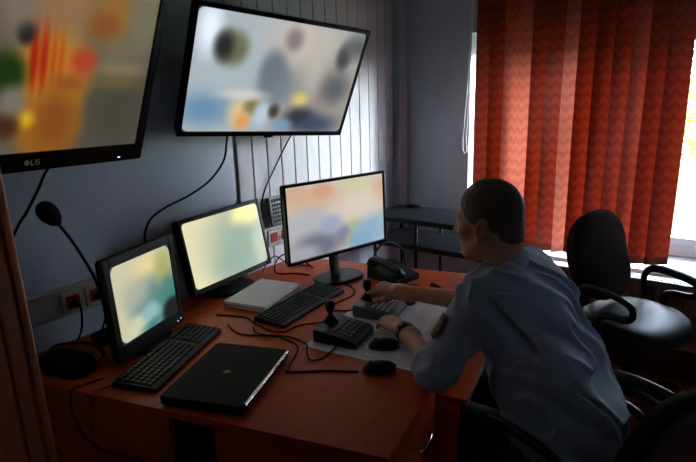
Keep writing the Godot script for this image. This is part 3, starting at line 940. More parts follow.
func keyboard(label: String, at: Transform3D, body: Material, keys: Material, grp := "keyboards") -> Node3D:
	var t := thing("keyboard", label, "keyboard", at.origin, 0.0, grp)
	t.transform = at
	var L := 0.45
	var W := 0.155
	var b := MB.new()
	b.prism(PackedVector2Array([Vector2(-W / 2, 0), Vector2(W / 2, 0), Vector2(W / 2, 0.011), Vector2(W / 2 - 0.012, 0.016), Vector2(-W / 2 + 0.012, 0.025), Vector2(-W / 2, 0.021)]), L, 0.003, Transform3D(Basis(Vector3.UP, -PI / 2), Vector3.ZERO))
	put(b, "case", body, t)
	var k := MB.new()
	for row in 6:
		var z := -0.058 + row * 0.0205 + (0.004 if row > 0 else 0.0)
		var y := 0.026 - (z + 0.06) * 0.075
		var x := -0.213
		while x < 0.21:
			var w := 0.0165
			if row == 5 and x > -0.15 and x < -0.04:
				w = 0.11
			var gap := (x > 0.068 and x < 0.076) or (x > 0.132 and x < 0.139)
			if not gap:
				k.box(Vector3(x + w / 2, y, z), Vector3(w, 0.008, 0.0165), 0.002)
			x += w + 0.0025
	stuff(put(k, "keys", keys, t))
	return t


func mouse(label: String, at: Vector3, turn: float) -> Node3D:
	var t := thing("computer_mouse", label, "mouse", at, deg_to_rad(turn), "computer mice")
	# local: nose points to +z
	var m := MB.new()
	var rows := 14
	var cols := 18
	var grid := []
	for j in rows + 1:
		var s := float(j) / rows
		var z := lerpf(-0.056, 0.056, s)
		var wd := 0.031 * pow(maxf(1.0 - pow(absf(2 * s - 1), 3.2), 0.0), 0.5) * (1.0 - 0.10 * s)
		var hh := 0.036 * pow(maxf(1.0 - pow(absf(2 * s - 0.92) / 1.08, 2.6), 0.0), 0.55)
		var ring := []
		for i in cols + 1:
			var a := PI * i / cols
			ring.append(Vector3(cos(a) * wd, 0.004 + sin(a) * hh * 0.92, z))
		grid.append(ring)
	var ids := []
	for j in rows + 1:
		var r := []
		for i in cols + 1:
			var p: Vector3 = grid[j][i]
			var di: Vector3 = grid[j][mini(i + 1, cols)] - grid[j][maxi(i - 1, 0)]
			var dj: Vector3 = grid[mini(j + 1, rows)][i] - grid[maxi(j - 1, 0)][i]
			var nn := di.cross(dj)
			if nn.length() < 1e-10:
				nn = Vector3(0, 0.3, signf(p.z))
			nn = nn.normalized()
			if nn.dot(Vector3(p.x, p.y - 0.004, p.z * 0.4)) < 0:
				nn = -nn
			r.append(m.vert(p, nn))
		ids.append(r)
	for j in rows:
		for i in cols:
			m.quad(ids[j][i], ids[j][i + 1], ids[j + 1][i + 1], ids[j + 1][i])
	var oval := PackedVector2Array()
	for k in 24:
		var a := TAU * k / 24
		oval.append(Vector2(cos(a) * 0.029, sin(a) * 0.055))
	m.prism(oval, 0.005, 0.001, Transform3D(Basis(Vector3.RIGHT, -PI / 2), Vector3(0, 0.0035, 0)))
	put(m, "shell", M.black, t)
	put(MB.new().lathe([Vector2(0, -0.004), Vector2(0.009, -0.004), Vector2(0.010, 0), Vector2(0.009, 0.004), Vector2(0, 0.004)], 16, Transform3D(Basis(Vector3.BACK, PI / 2), Vector3(0, 0.030, 0.027))), "scroll_wheel", M.grey, t)
	return t


func cord(label: String, pts: Array, r := 0.0028, m: Material = null, called := "cable") -> void:
	single(MB.new().tube(spline(pts, 7), r, 6), called, M.cable if m == null else m, label, "cable", "loose cables")


func D(x: float, z: float, y := 0.753) -> Vector3:
	return Vector3(x, y, z)

func desk_things() -> void:
	keyboard("black keyboard in front of the old squarish monitor, left of the closed laptop", pose(Vector3(0.462, DESK_Y, -0.962), 113.6), M.black, M.keys)
	keyboard("black keyboard between the white ledger and the joysticks", pose(Vector3(0.533, DESK_Y, -1.566), 95.2), M.black, M.keys)
	keyboard("grey keyboard stood on edge against the panelled wall above the red sockets", Transform3D(Basis(Vector3(0, 0, -1), Vector3(0.985, 0.17, 0).normalized(), Vector3(0.17, -0.985, 0).normalized()), Vector3(0.038, 1.046, -2.105)), M.grey, M.keys)
	# closed laptop
	var lp := thing("closed_laptop", "closed black laptop with a round badge, at the near desk edge", "laptop", Vector3(0.752, DESK_Y, -0.972), deg_to_rad(112.0))
	put(MB.new().prism(rrect(0.36, 0.275, 0.014), 0.017, 0.003, Transform3D(Basis(Vector3.RIGHT, -PI / 2), Vector3(0, 0.0135, 0))), "base", M.black, lp)
	put(MB.new().prism(rrect(0.362, 0.277, 0.016), 0.010, 0.004, Transform3D(Basis(Vector3.RIGHT, -PI / 2), Vector3(0, 0.0275, 0))), "lid", M.black_matt, lp)
	put(MB.new().tube(spline([Vector3(-0.165, 0.0285, 0.1375), Vector3(0.0, 0.0285, 0.1385), Vector3(0.165, 0.0285, 0.1375)], 4), 0.006, 8), "edge_trim", M.chrome, lp)
	put(MB.new().lathe([Vector2(0, 0), Vector2(0.011, 0), Vector2(0.0105, 0.001), Vector2(0, 0.0012)], 24, Transform3D(Basis(), Vector3(-0.005, 0.0325, -0.002))), "badge", M.light_grey, lp)
	var ring := MB.new()
	ring.lathe([Vector2(0.0062, 0.001), Vector2(0.0076, 0.0022), Vector2(0.009, 0.001)], 20, Transform3D(Basis(), Vector3(-0.005, 0.0325, -0.002)))
	put(ring, "badge_ring", M.black, lp)
	for k in 4:
		put(MB.new().lathe([Vector2(0, 0), Vector2(0.007, 0), Vector2(0.007, 0.0055), Vector2(0, 0.0055)], 10, Transform3D(Basis(), Vector3(0.15 if k % 2 == 0 else -0.15, 0, 0.11 if k < 2 else -0.11))), "rubber_foot", M.black_matt, lp)
	# two ledgers
	for k in 2:
		var b := thing("ledger_book", ["dark red ledger lying under the white one", "white covered ledger lying on a dark red one"][k], "book", Vector3(0.328 - 0.004 * k, DESK_Y + 0.0145 * k, -1.54), deg_to_rad(107.0 + k * 0.8 - 4.0), "ledgers on the desk")
		put(MB.new().box(Vector3(0, 0.007, 0), Vector3(0.296, 0.010, 0.206), 0.001), "pages", M.paper_edge, b)
		var cv: Material = M.book if k == 1 else M.book_red
		put(MB.new().box(Vector3(0, 0.001, 0), Vector3(0.303, 0.002, 0.212), 0.0008), "cover", cv, b)
		put(MB.new().box(Vector3(0, 0.013, 0), Vector3(0.303, 0.002, 0.212), 0.0008), "cover", cv if k == 0 else ruled_mat(), b)
		put(MB.new().box(Vector3(0, 0.007, -0.105), Vector3(0.303, 0.013, 0.003), 0.001), "spine", cv, b)
	# printed sheets under the joysticks
	var sh := [[Vector3(0.797, 0.7505, -1.284), Vector3(1.239, 0.7505, -1.351), Vector3(1.14, 0.7505, -1.975), Vector3(0.700, 0.7505, -1.905)], [Vector3(1.03, 0.752, -1.40), Vector3(1.225, 0.752, -1.44), Vector3(1.165, 0.752, -1.73), Vector3(0.97, 0.752, -1.69)]]
	for k in 2:
		var q: Array = sh[k]
		var m := MB.new()
		var c: Vector3 = (q[0] + q[2]) / 2
		for up in [1, -1]:
			var dy: float = 0.0007 * up
			var id := []
			for i in 4:
				id.append(m.vert(q[i] - c + Vector3(0, dy, 0), Vector3(0, up, 0), [Vector2(0, 1), Vector2(1, 1), Vector2(1, 0), Vector2(0, 0)][i]))
			m.quad(id[0], id[1], id[2], id[3])
		for i in 4:
			var a: Vector3 = q[i] - c
			var b: Vector3 = q[(i + 1) % 4] - c
			var nn := ((b - a).cross(Vector3.UP)).normalized()
			if nn.dot(a) < 0:
				nn = -nn
			m.quad(m.vert(a + Vector3(0, 0.0007, 0), nn), m.vert(b + Vector3(0, 0.0007, 0), nn), m.vert(b - Vector3(0, 0.0007, 0), nn), m.vert(a - Vector3(0, 0.0007, 0), nn))
		var o := single(m, "printed_sheet", print_mat(k), ["large white printed table sheet under both joysticks", "smaller white printed sheet by the man's forearms on the large one"][k], "paper", "printed sheets")
		o.position = c
	joystick("black joystick console with keypad at the sheet's near left corner", Vector3(0.87, 0.7515, -1.425), 101.0, M.black, M.black, 0)
	joystick("grey joystick console gripped by the man's right hand", Vector3(0.855, 0.7515, -1.69), 101.0, M.grey, M.black, 1)
	mouse("black mouse on bare wood nearest the desk corner", D(1.122, -1.288, DESK_Y), -54.0)
	mouse("black mouse on the printed sheet beside the man's watch", D(1.045, -1.432, 0.7515), -60.0)
	mouse("black mouse on the sheet behind the man's right hand", D(0.885, -1.825, 0.7515), -70.0)
	telephone()
	microphone()
	# black pouch with strap
	var pc := thing("black_pouch", "soft black pouch with a strap at the left end of the desk", "pouch", Vector3(0.24, DESK_Y, -0.705), deg_to_rad(14.0))
	put(cushion(0.21, 0.11, 0.05, 0.14, 0.012, Transform3D(Basis(), Vector3(0, 0.0265, 0)), 0.004), "body", M.black_matt, pc)
	put(MB.new().tube(spline([Vector3(-0.10, 0.03, 0.0), Vector3(-0.11, 0.05, -0.05), Vector3(0.0, 0.05, -0.10), Vector3(0.09, 0.035, -0.07), Vector3(0.10, 0.03, 0.0)], 6), 0.006, 6, 0.4), "strap", M.black_matt, pc)


func ruled_mat() -> StandardMaterial3D:
	return M.book


# rows and columns of small print
func print_mat(k: int) -> StandardMaterial3D:
	var w := 256
	var h := 360
	var im := Image.create(w, h, false, Image.FORMAT_RGB8)
	im.fill(Color(0.86, 0.86, 0.88))
	var rng := RandomNumberGenerator.new()
	rng.seed = 7 + k
	var row := 12
	while row < h - 10:
		for col in 5:
			var x := 10 + col * 49
			var e := x + rng.randi_range(18, 44)
			while x < e:
				var l := rng.randi_range(3, 9)
				im.fill_rect(Rect2i(x, row, l, 2), Color(0.42, 0.42, 0.47))
				x += l + 2
		im.fill_rect(Rect2i(6, row + 5, w - 12, 1), Color(0.62, 0.62, 0.66))
		row += 9
	for col in 6:
		im.fill_rect(Rect2i(6 + col * 49, 8, 1, h - 18), Color(0.6, 0.6, 0.64))
	var m := mat(Color.WHITE, 0.85)
	m.albedo_texture = ImageTexture.create_from_image(im)
	return m


func joystick(label: String, at: Vector3, turn: float, body: Material, stick: Material, kind: int) -> void:
	var t := thing("joystick_console", label, "joystick", at, deg_to_rad(turn), "camera joysticks")
	# local x runs away from the camera along the desk, z faces the user
	var b := MB.new()
	b.prism(PackedVector2Array([Vector2(-0.085, 0), Vector2(0.088, 0), Vector2(0.088, 0.022), Vector2(0.075, 0.030), Vector2(-0.03, 0.046), Vector2(-0.078, 0.050), Vector2(-0.085, 0.044)]), 0.175, 0.006, Transform3D(Basis(Vector3.UP, -PI / 2), Vector3.ZERO))
	put(b, "case", body, t)
	var sx := 0.008
	var sz := -0.057
	put(MB.new().lathe([Vector2(0.032, 0.044), Vector2(0.030, 0.050), Vector2(0.020, 0.056), Vector2(0.021, 0.061), Vector2(0.014, 0.068), Vector2(0.009, 0.078), Vector2(0, 0.08)], 20, Transform3D(Basis(), Vector3(sx, 0, sz))), "boot", M.black_matt, t)
	var h := MB.new()
	h.lathe([Vector2(0.007, 0.070), Vector2(0.008, 0.082), Vector2(0.015, 0.092), Vector2(0.019, 0.108), Vector2(0.018, 0.124), Vector2(0.013, 0.132), Vector2(0, 0.134)], 18, Transform3D(Basis(Vector3.BACK, 0.0), Vector3(sx, 0, sz)))
	put(h, "stick", stick, t)
	var keys := MB.new()
	for i in 5:
		for j in 4:
			var z := -0.005 + j * 0.020
			var y := 0.0455 - (z + 0.03) * 0.152
			keys.box(Vector3(-0.05 + i * 0.026, y, z), Vector3(0.018, 0.007, 0.013), 0.002)
	stuff(put(keys, "keypad", M.keys if kind == 0 else M.light_grey, t))


func telephone() -> void:
	var t := thing("desk_telephone", "black desk telephone behind the widest monitor's foot, handset on its cradle", "telephone", Vector3(0.675, DESK_Y, -2.08), deg_to_rad(80.0))
	var b := MB.new()
	b.prism(PackedVector2Array([Vector2(-0.10, 0), Vector2(0.10, 0), Vector2(0.10, 0.025), Vector2(-0.06, 0.062), Vector2(-0.10, 0.06)]), 0.17, 0.006, Transform3D(Basis(Vector3.UP, -PI / 2), Vector3.ZERO))
	put(b, "base", M.black, t)
	var h := MB.new()
	h.tube(spline([Vector3(-0.055, 0.060, -0.095), Vector3(-0.055, 0.086, -0.085), Vector3(-0.055, 0.090, -0.03), Vector3(-0.055, 0.076, 0.04), Vector3(-0.055, 0.066, 0.085), Vector3(-0.055, 0.040, 0.10)], 6), 0.024, 12, 0.72)
	h.ball(Vector3(-0.055, 0.068, -0.085), Vector3(0.031, 0.020, 0.031), 16, 8)
	h.ball(Vector3(-0.055, 0.050, 0.092), Vector3(0.031, 0.018, 0.031), 16, 8)
	put(h, "handset", M.black, t)
	var k := MB.new()
	for i in 3:
		for j in 4:
			var z := -0.02 + j * 0.022
			k.box(Vector3(0.01 + i * 0.026, 0.052 - (z + 0.06) * 0.23, z), Vector3(0.018, 0.008, 0.013), 0.002)
	stuff(put(k, "keypad", M.grey_keys, t))
	# coiled cord
	var path := spline([Vector3(0.72, 0.775, -1.97), Vector3(0.78, 0.765, -1.985), Vector3(0.85, 0.765, -2.00), Vector3(0.90, 0.765, -1.965), Vector3(0.945, 0.765, -1.985), Vector3(0.955, 0.765, -2.03), Vector3(0.90, 0.765, -2.06)], 30)
	var coil := []
	for i in path.size():
		var p: Vector3 = path[i]
		var q: Vector3 = path[mini(i + 1, path.size() - 1)]
		var tg := (q - p).normalized() if i < path.size() - 1 else Vector3.RIGHT
		var sd := tg.cross(Vector3.UP).normalized()
		var an := i * 1.35
		coil.append(p + (sd * cos(an) + Vector3.UP * sin(an)) * 0.0085)
	var inv := t.transform.affine_inverse()
	var lc := []
	for p in coil:
		lc.append(inv * p)
	put(MB.new().tube(lc, 0.003, 5), "coiled_cord", M.cable, t)


func microphone() -> void:
	var t := thing("gooseneck_microphone", "black gooseneck desk microphone left of the old monitor", "microphone", Vector3(0.135, DESK_Y, -0.912))
	put(MB.new().box(Vector3(0, 0.02, 0.0), Vector3(0.085, 0.036, 0.11), 0.010), "base", M.black, t)
	var n := spline([Vector3(0, 0.035, 0.0), Vector3(0, 0.10, 0.0), Vector3(0, 0.20, 0.010), Vector3(0, 0.295, 0.034), Vector3(0, 0.408, 0.078), Vector3(0, 0.485, 0.118)], 6)
	put(MB.new().tube(n, 0.0055, 8), "gooseneck", M.black, t)
	var ax := Vector3(0, 0.85, 0.52).normalized()
	var sd := Vector3.RIGHT
	var x := Transform3D(Basis(sd, ax, sd.cross(ax)), Vector3(0, 0.478, 0.113))
	put(MB.new().lathe([Vector2(0.0, 0.0), Vector2(0.012, 0.002), Vector2(0.024, 0.018), Vector2(0.033, 0.042), Vector2(0.034, 0.062), Vector2(0.028, 0.082), Vector2(0.015, 0.094), Vector2(0.0, 0.097)], 22, x), "windscreen", M.black_matt, t)


func wall_things() -> void:
	var t := thing("cable_trunking", "white cable trunking with red sockets along the left wall above the desk", "trunking", Vector3(0.0, 0.855, -1.5))
	var x := 0.014
	put(MB.new().box(Vector3(0.016, 0.054, -0.05), Vector3(0.032, 0.108, 2.3), 0.004), "channel", M.plastic_white, t)
	put(MB.new().box(Vector3(0.033, 0.054, -0.05), Vector3(0.004, 0.080, 2.3), 0.001), "lid", M.plastic_white, t)
	for z in [-0.842, -0.932, -1.905, -1.985]:
		var s := put(MB.new().box(Vector3(0.037, 0.054, z + 1.5), Vector3(0.012, 0.086, 0.082), 0.003), "socket_frame", M.plastic_white, t)
		var r := MB.new()
		r.box(Vector3(0.043, 0.054, z + 1.5), Vector3(0.006, 0.050, 0.050), 0.002)
		put(r, "red_socket", M.red, s)
	for q in [[-0.842, 0.0], [-0.932, 0.0], [-1.985, 0.0]]:
		var z: float = q[0]
		var lab: String = {-0.842: "black mains plug in the red socket nearest the door", -0.932: "black mains plug in the red socket behind the microphone", -1.985: "black mains plug in the red socket beside the widest monitor"}[z]
		var p := thing("mains_plug", lab, "plug", Vector3(0.0465, 0.905, z), 0.0, "mains plugs")
		put(MB.new().lathe([Vector2(0, 0), Vector2(0.016, 0), Vector2(0.017, 0.012), Vector2(0.010, 0.034), Vector2(0.006, 0.045), Vector2(0, 0.046)], 14, Transform3D(Basis(Vector3.BACK, -PI / 2), Vector3.ZERO)), "body", M.black, p)
		put(MB.new().tube(spline([Vector3(0.044, 0, 0), Vector3(0.060, -0.02, 0.005), Vector3(0.05, -0.09, 0.01), Vector3(0.03, -0.15, 0.03)], 6), 0.004, 6), "flex", M.cable, p)
	cord("black cable hanging from the television nearest the door", [Vector3(0.10, 1.47, -0.87), Vector3(0.03, 1.405, -0.835), Vector3(0.03, 1.34, -0.794), Vector3(0.03, 1.271, -0.746), Vector3(0.03, 1.216, -0.702), Vector3(0.03, 1.05, -0.60)], 0.005)
	cord("black cable looping from the tilted television down to the old monitor", [Vector3(0.06, 1.55, -1.665), Vector3(0.03, 1.45, -1.656), Vector3(0.03, 1.35, -1.626), Vector3(0.03, 1.268, -1.535), Vector3(0.03, 1.218, -1.417), Vector3(0.03, 1.184, -1.284), Vector3(0.035, 1.14, -1.197), Vector3(0.06, 1.05, -1.150), Vector3(0.08, 0.85, -1.14), Vector3(0.06, 0.76, -1.14)], 0.005)
	cord("black cable running slantwise from the tilted television to the wall keyboard", [Vector3(0.07, 1.52, -2.14), Vector3(0.03, 1.42, -2.085), Vector3(0.03, 1.285, -1.967), Vector3(0.03, 1.139, -1.859), Vector3(0.075, 1.0, -1.80), Vector3(0.075, 0.80, -1.78)], 0.004)
	cord("thin cable of the near mouse curling left across the desk", [D(1.069, -1.245), D(1.03, -1.22), D(0.976, -1.187), D(0.88, -1.112), D(0.87, -1.125), D(0.845, -1.16), D(0.82, -1.215), D(0.775, -1.27), D(0.70, -1.285), D(0.641, -1.276), D(0.525, -1.22), D(0.42, -1.25)])
	cord("thin cable from the black joystick round to the near desk", [D(0.905, -1.338, 0.758), D(0.910, -1.29), D(0.912, -1.24), D(0.89, -1.21, 0.757), D(0.84, -1.25, 0.758), D(0.79, -1.30), D(0.70, -1.305), D(0.60, -1.255, 0.758), D(0.52, -1.29)])
	cord("thin cable from the black joystick to behind the keyboard", [D(0.73, -1.47, 0.757), D(0.69, -1.44), D(0.66, -1.39), D(0.655, -1.33), D(0.60, -1.305), D(0.50, -1.32), D(0.42, -1.34), D(0.30, -1.29)])
	cord("thin cable from the grey joystick to the keyboard", [D(0.775, -1.66, 0.757), D(0.73, -1.62), D(0.69, -1.60), D(0.66, -1.61), D(0.645, -1.67), D(0.65, -1.78), D(0.60, -1.85), D(0.50, -1.88)])
	cord("black cables bunched on the desk under the wall keyboard", [D(0.30, -1.88), D(0.22, -1.86), D(0.15, -1.80, 0.76), D(0.11, -1.84, 0.80), D(0.10, -1.92, 0.82), D(0.13, -2.0, 0.78), D(0.24, -1.98)], 0.004)
	cord("black cable curving up from the desk beside the wall keyboard", [D(0.08, -1.77, 0.76), D(0.12, -1.75, 0.80), D(0.13, -1.80, 0.84), D(0.09, -1.87, 0.82), D(0.10, -1.95, 0.76), D(0.2, -2.0)], 0.003)
	cord("grey cable hanging over the near edge of the desk", [D(0.40, -0.74), D(0.385, -0.68), D(0.382, -0.642, 0.745), D(0.40, -0.632, 0.66), D(0.47, -0.65, 0.58), D(0.60, -0.70, 0.56), D(0.72, -0.74, 0.555)], 0.0028, M.cable)
	cord("pale cable looping over the near desk edge below the keyboard", [D(0.47, -0.82), D(0.462, -0.73), D(0.46, -0.673, 0.748), D(0.455, -0.655, 0.66), D(0.47, -0.655, 0.50), D(0.47, -0.655, 0.2)], 0.002, M.cable_grey)
	cord("thick black cable behind the shelf unit by the telephone", [Vector3(0.50, 0.755, -2.18), Vector3(0.46, 0.80, -2.24), Vector3(0.47, 0.84, -2.32), Vector3(0.50, 0.80, -2.42), Vector3(0.52, 0.70, -2.45), Vector3(0.52, 0.4, -2.46)], 0.007)


func shelf() -> void:
	var t := thing("shelf_unit", "low black two-tier shelf unit beyond the desk against the window wall", "shelf", Vector3(0.50, 0, -2.945))
	for y in [0.87, 0.705, 0.30]:
		put(MB.new().box(Vector3(0, y - 0.011, 0), Vector3(0.86, 0.022, 0.37), 0.004), "shelf_board", M.shelf, t)
		put(MB.new().box(Vector3(0, y - 0.016, 0.19), Vector3(0.86, 0.030, 0.010), 0.003), "front_lip", M.black, t)
	for x in [-0.41, -0.10, 0.40]:
		for z in [-0.17, 0.165]:
			put(MB.new().tube([Vector3(x, 0.0, z), Vector3(x, 0.85, z)], 0.011, 10), "post", M.black, t)
	put(MB.new().ball(Vector3(-0.30, 0.875, -0.14), Vector3(0.06, 0.012, 0.035), 14, 8), "clip", M.black_matt, t)


# a distance field on a grid, meshed as surface nets
class Field:
	var o: Vector3
	var c: float
	var nx: int
	var ny: int
	var nz: int
	var f := PackedFloat32Array()

	func _init(lo: Vector3, hi: Vector3, cell: float) -> void:
		o = lo
		c = cell
		nx = int((hi.x - lo.x) / c) + 2
		ny = int((hi.y - lo.y) / c) + 2
		nz = int((hi.z - lo.z) / c) + 2
		f.resize(nx * ny * nz)
		f.fill(1000.0)

	func span(lo: Vector3, hi: Vector3) -> Array:
		var a := (lo - o) / c
		var b := (hi - o) / c
		return [maxi(int(a.x), 0), mini(int(b.x) + 1, nx - 1), maxi(int(a.y), 0), mini(int(b.y) + 1, ny - 1), maxi(int(a.z), 0), mini(int(b.z) + 1, nz - 1)]

	# tapered limb between two joints
	func limb(a: Vector3, b: Vector3, ra: float, rb: float, k := 0.02) -> void:
		var m := maxf(ra, rb) + k + 3.0 * c
		var v := Vector3(m, m, m)
		var s := span(Vector3(minf(a.x, b.x), minf(a.y, b.y), minf(a.z, b.z)) - v, Vector3(maxf(a.x, b.x), maxf(a.y, b.y), maxf(a.z, b.z)) + v)
		var ab := b - a
		var l2 := maxf(ab.length_squared(), 1e-9)
		for i in range(s[0], s[1] + 1):
			for j in range(s[2], s[3] + 1):
				var base := (i * ny + j) * nz
				for q in range(s[4], s[5] + 1):
					var p := o + Vector3(i, j, q) * c
					var t := clampf((p - a).dot(ab) / l2, 0.0, 1.0)
					var d := (p - a - ab * t).length() - lerpf(ra, rb, t)
					var e := f[base + q]
					var h := maxf(k - absf(d - e), 0.0) / k
					f[base + q] = minf(d, e) - h * h * k * 0.25

	# egg shape; x holds its axes and centre. cut takes it away instead
	func egg(x: Transform3D, r: Vector3, k := 0.02, cut := false) -> void:
		var m := maxf(r.x, maxf(r.y, r.z)) + k + 3.0 * c
		var v := Vector3(m, m, m)
		var s := span(x.origin - v, x.origin + v)
		var inv := x.affine_inverse()
		for i in range(s[0], s[1] + 1):
			for j in range(s[2], s[3] + 1):
				var base := (i * ny + j) * nz
				for q in range(s[4], s[5] + 1):
					var p := inv * (o + Vector3(i, j, q) * c)
					var k0 := (p / r).length()
					var k1 := (p / (r * r)).length()
					var d := k0 * (k0 - 1.0) / maxf(k1, 1e-6)
					var e := f[base + q]
					if cut:
						var h := maxf(k - absf(-d - e), 0.0) / k
						f[base + q] = maxf(-d, e) + h * h * k * 0.25
					else:
						var h := maxf(k - absf(d - e), 0.0) / k
						f[base + q] = minf(d, e) - h * h * k * 0.25

	# keep only what lies behind a plane, within reach of a point
	func trim(at: Vector3, n: Vector3, reach := 10.0) -> void:
		var v := Vector3(reach, reach, reach)
		var s := span(at - v, at + v)
		for i in range(s[0], s[1] + 1):
			for j in range(s[2], s[3] + 1):
				for q in range(s[4], s[5] + 1):
					var p := o + Vector3(i, j, q) * c
					var ix := (i * ny + j) * nz + q
					f[ix] = maxf(f[ix], (p - at).dot(n))

	func mesh_into(m: MB, back: Transform3D) -> void:
		var id := PackedInt32Array()
		id.resize(nx * ny * nz)
		id.fill(-1)
		var sy := nz
		var sx := ny * nz
		var off := [0, sx, sy, sx + sy, 1, sx + 1, sy + 1, sx + sy + 1]
		var cv := [Vector3(0, 0, 0), Vector3(1, 0, 0), Vector3(0, 1, 0), Vector3(1, 1, 0), Vector3(0, 0, 1), Vector3(1, 0, 1), Vector3(0, 1, 1), Vector3(1, 1, 1)]
		var ed := [[0, 1], [2, 3], [4, 5], [6, 7], [0, 2], [1, 3], [4, 6], [5, 7], [0, 4], [1, 5], [2, 6], [3, 7]]
		for i in range(0, nx - 1):
			for j in range(0, ny - 1):
				var b := i * sx + j * sy
				for q in range(0, nz - 1):
					var g := b + q
					var v0 := f[g]
					if v0 > 900.0:
						continue
					var neg := 0
					for k in 8:
						if f[g + off[k]] < 0.0:
							neg += 1
					if neg == 0 or neg == 8:
						continue
					var sum := Vector3.ZERO
					var cnt := 0
					for e in ed:
						var fa := f[g + off[e[0]]]
						var fb := f[g + off[e[1]]]
						if (fa < 0.0) != (fb < 0.0):
							sum += (cv[e[0]] as Vector3).lerp(cv[e[1]], fa / (fa - fb))
							cnt += 1
					var lp := sum / cnt
					var gr := Vector3.ZERO
					for k in 8:
						var w := cv[k] as Vector3
						var val := f[g + off[k]]
						var tx := lp.x if w.x > 0 else 1.0 - lp.x
						var ty := lp.y if w.y > 0 else 1.0 - lp.y
						var tz := lp.z if w.z > 0 else 1.0 - lp.z
						gr.x += (1.0 if w.x > 0 else -1.0) * val * ty * tz
						gr.y += (1.0 if w.y > 0 else -1.0) * val * tx * tz
						gr.z += (1.0 if w.z > 0 else -1.0) * val * tx * ty
					id[g] = m.vert(back * (o + (Vector3(i, j, q) + lp) * c), (back.basis * gr).normalized())
		for i in range(1, nx - 1):
			for j in range(1, ny - 1):
				for q in range(1, nz - 1):
					var g := i * sx + j * sy + q
					var s := f[g] < 0.0
					if (f[g + sx] < 0.0) != s:
						four(m, id[g], id[g - sy], id[g - sy - 1], id[g - 1])
					if (f[g + sy] < 0.0) != s:
						four(m, id[g], id[g - sx], id[g - sx - 1], id[g - 1])
					if (f[g + 1] < 0.0) != s:
						four(m, id[g], id[g - sx], id[g - sx - sy], id[g - sy])

	func four(m: MB, a: int, b: int, d: int, e: int) -> void:
		if a < 0 or b < 0 or d < 0 or e < 0:
			return
		m.quad(a, b, d, e)


# five fingers and a palm; dirs: along the hand, back of the hand, towards the thumb
func hand(fl: Field, w: Vector3, fwd: Vector3, up: Vector3, thumb: Vector3, curl: Array, thumb_pts: Array, fan := 1.0) -> void:
	var at := func(p: Vector3) -> Vector3: return w + fwd * p.x + up * p.y + thumb * p.z
	fl.limb(at.call(Vector3(-0.05, 0, 0.008)), at.call(Vector3(0.012, 0, 0.006)), 0.027, 0.025, 0.015)
	fl.limb(at.call(Vector3(-0.05, 0, -0.010)), at.call(Vector3(0.012, 0, -0.008)), 0.026, 0.023, 0.015)
	var spread := [0.030, 0.010, -0.010, -0.028]
	var len := [[0.044, 0.026, 0.020], [0.049, 0.030, 0.022], [0.045, 0.028, 0.021], [0.035, 0.021, 0.018]]
	var reach := [0.092, 0.095, 0.090, 0.082]
	for k in 4:
		var m := Vector3(reach[k], 0.004 - 0.002 * absf(k - 1.0), spread[k])
		fl.limb(at.call(Vector3(0.0, -0.002, spread[k] * 0.62)), at.call(m - Vector3(0, 0.004, 0)), 0.0165, 0.0125, 0.014)
		var a := 0.0
		var p := m
		var side: float = spread[k] * 1.6 * fan
		for q in 3:
			a += curl[k][q]
			var d := Vector3(cos(a), -sin(a), side * cos(a)).normalized()
			var e: Vector3 = p + d * len[k][q]
			var r0 := 0.0102 - 0.0010 * q - (0.001 if k == 3 else 0.0)
			fl.limb(at.call(p), at.call(e), r0, r0 - 0.0010, 0.004)
			p = e
	for q in thumb_pts.size() - 1:
		var r: float = [0.0165, 0.0125, 0.0105, 0.0095][q]
		fl.limb(at.call(thumb_pts[q]), at.call(thumb_pts[q + 1]), r, r - 0.0015, 0.010)


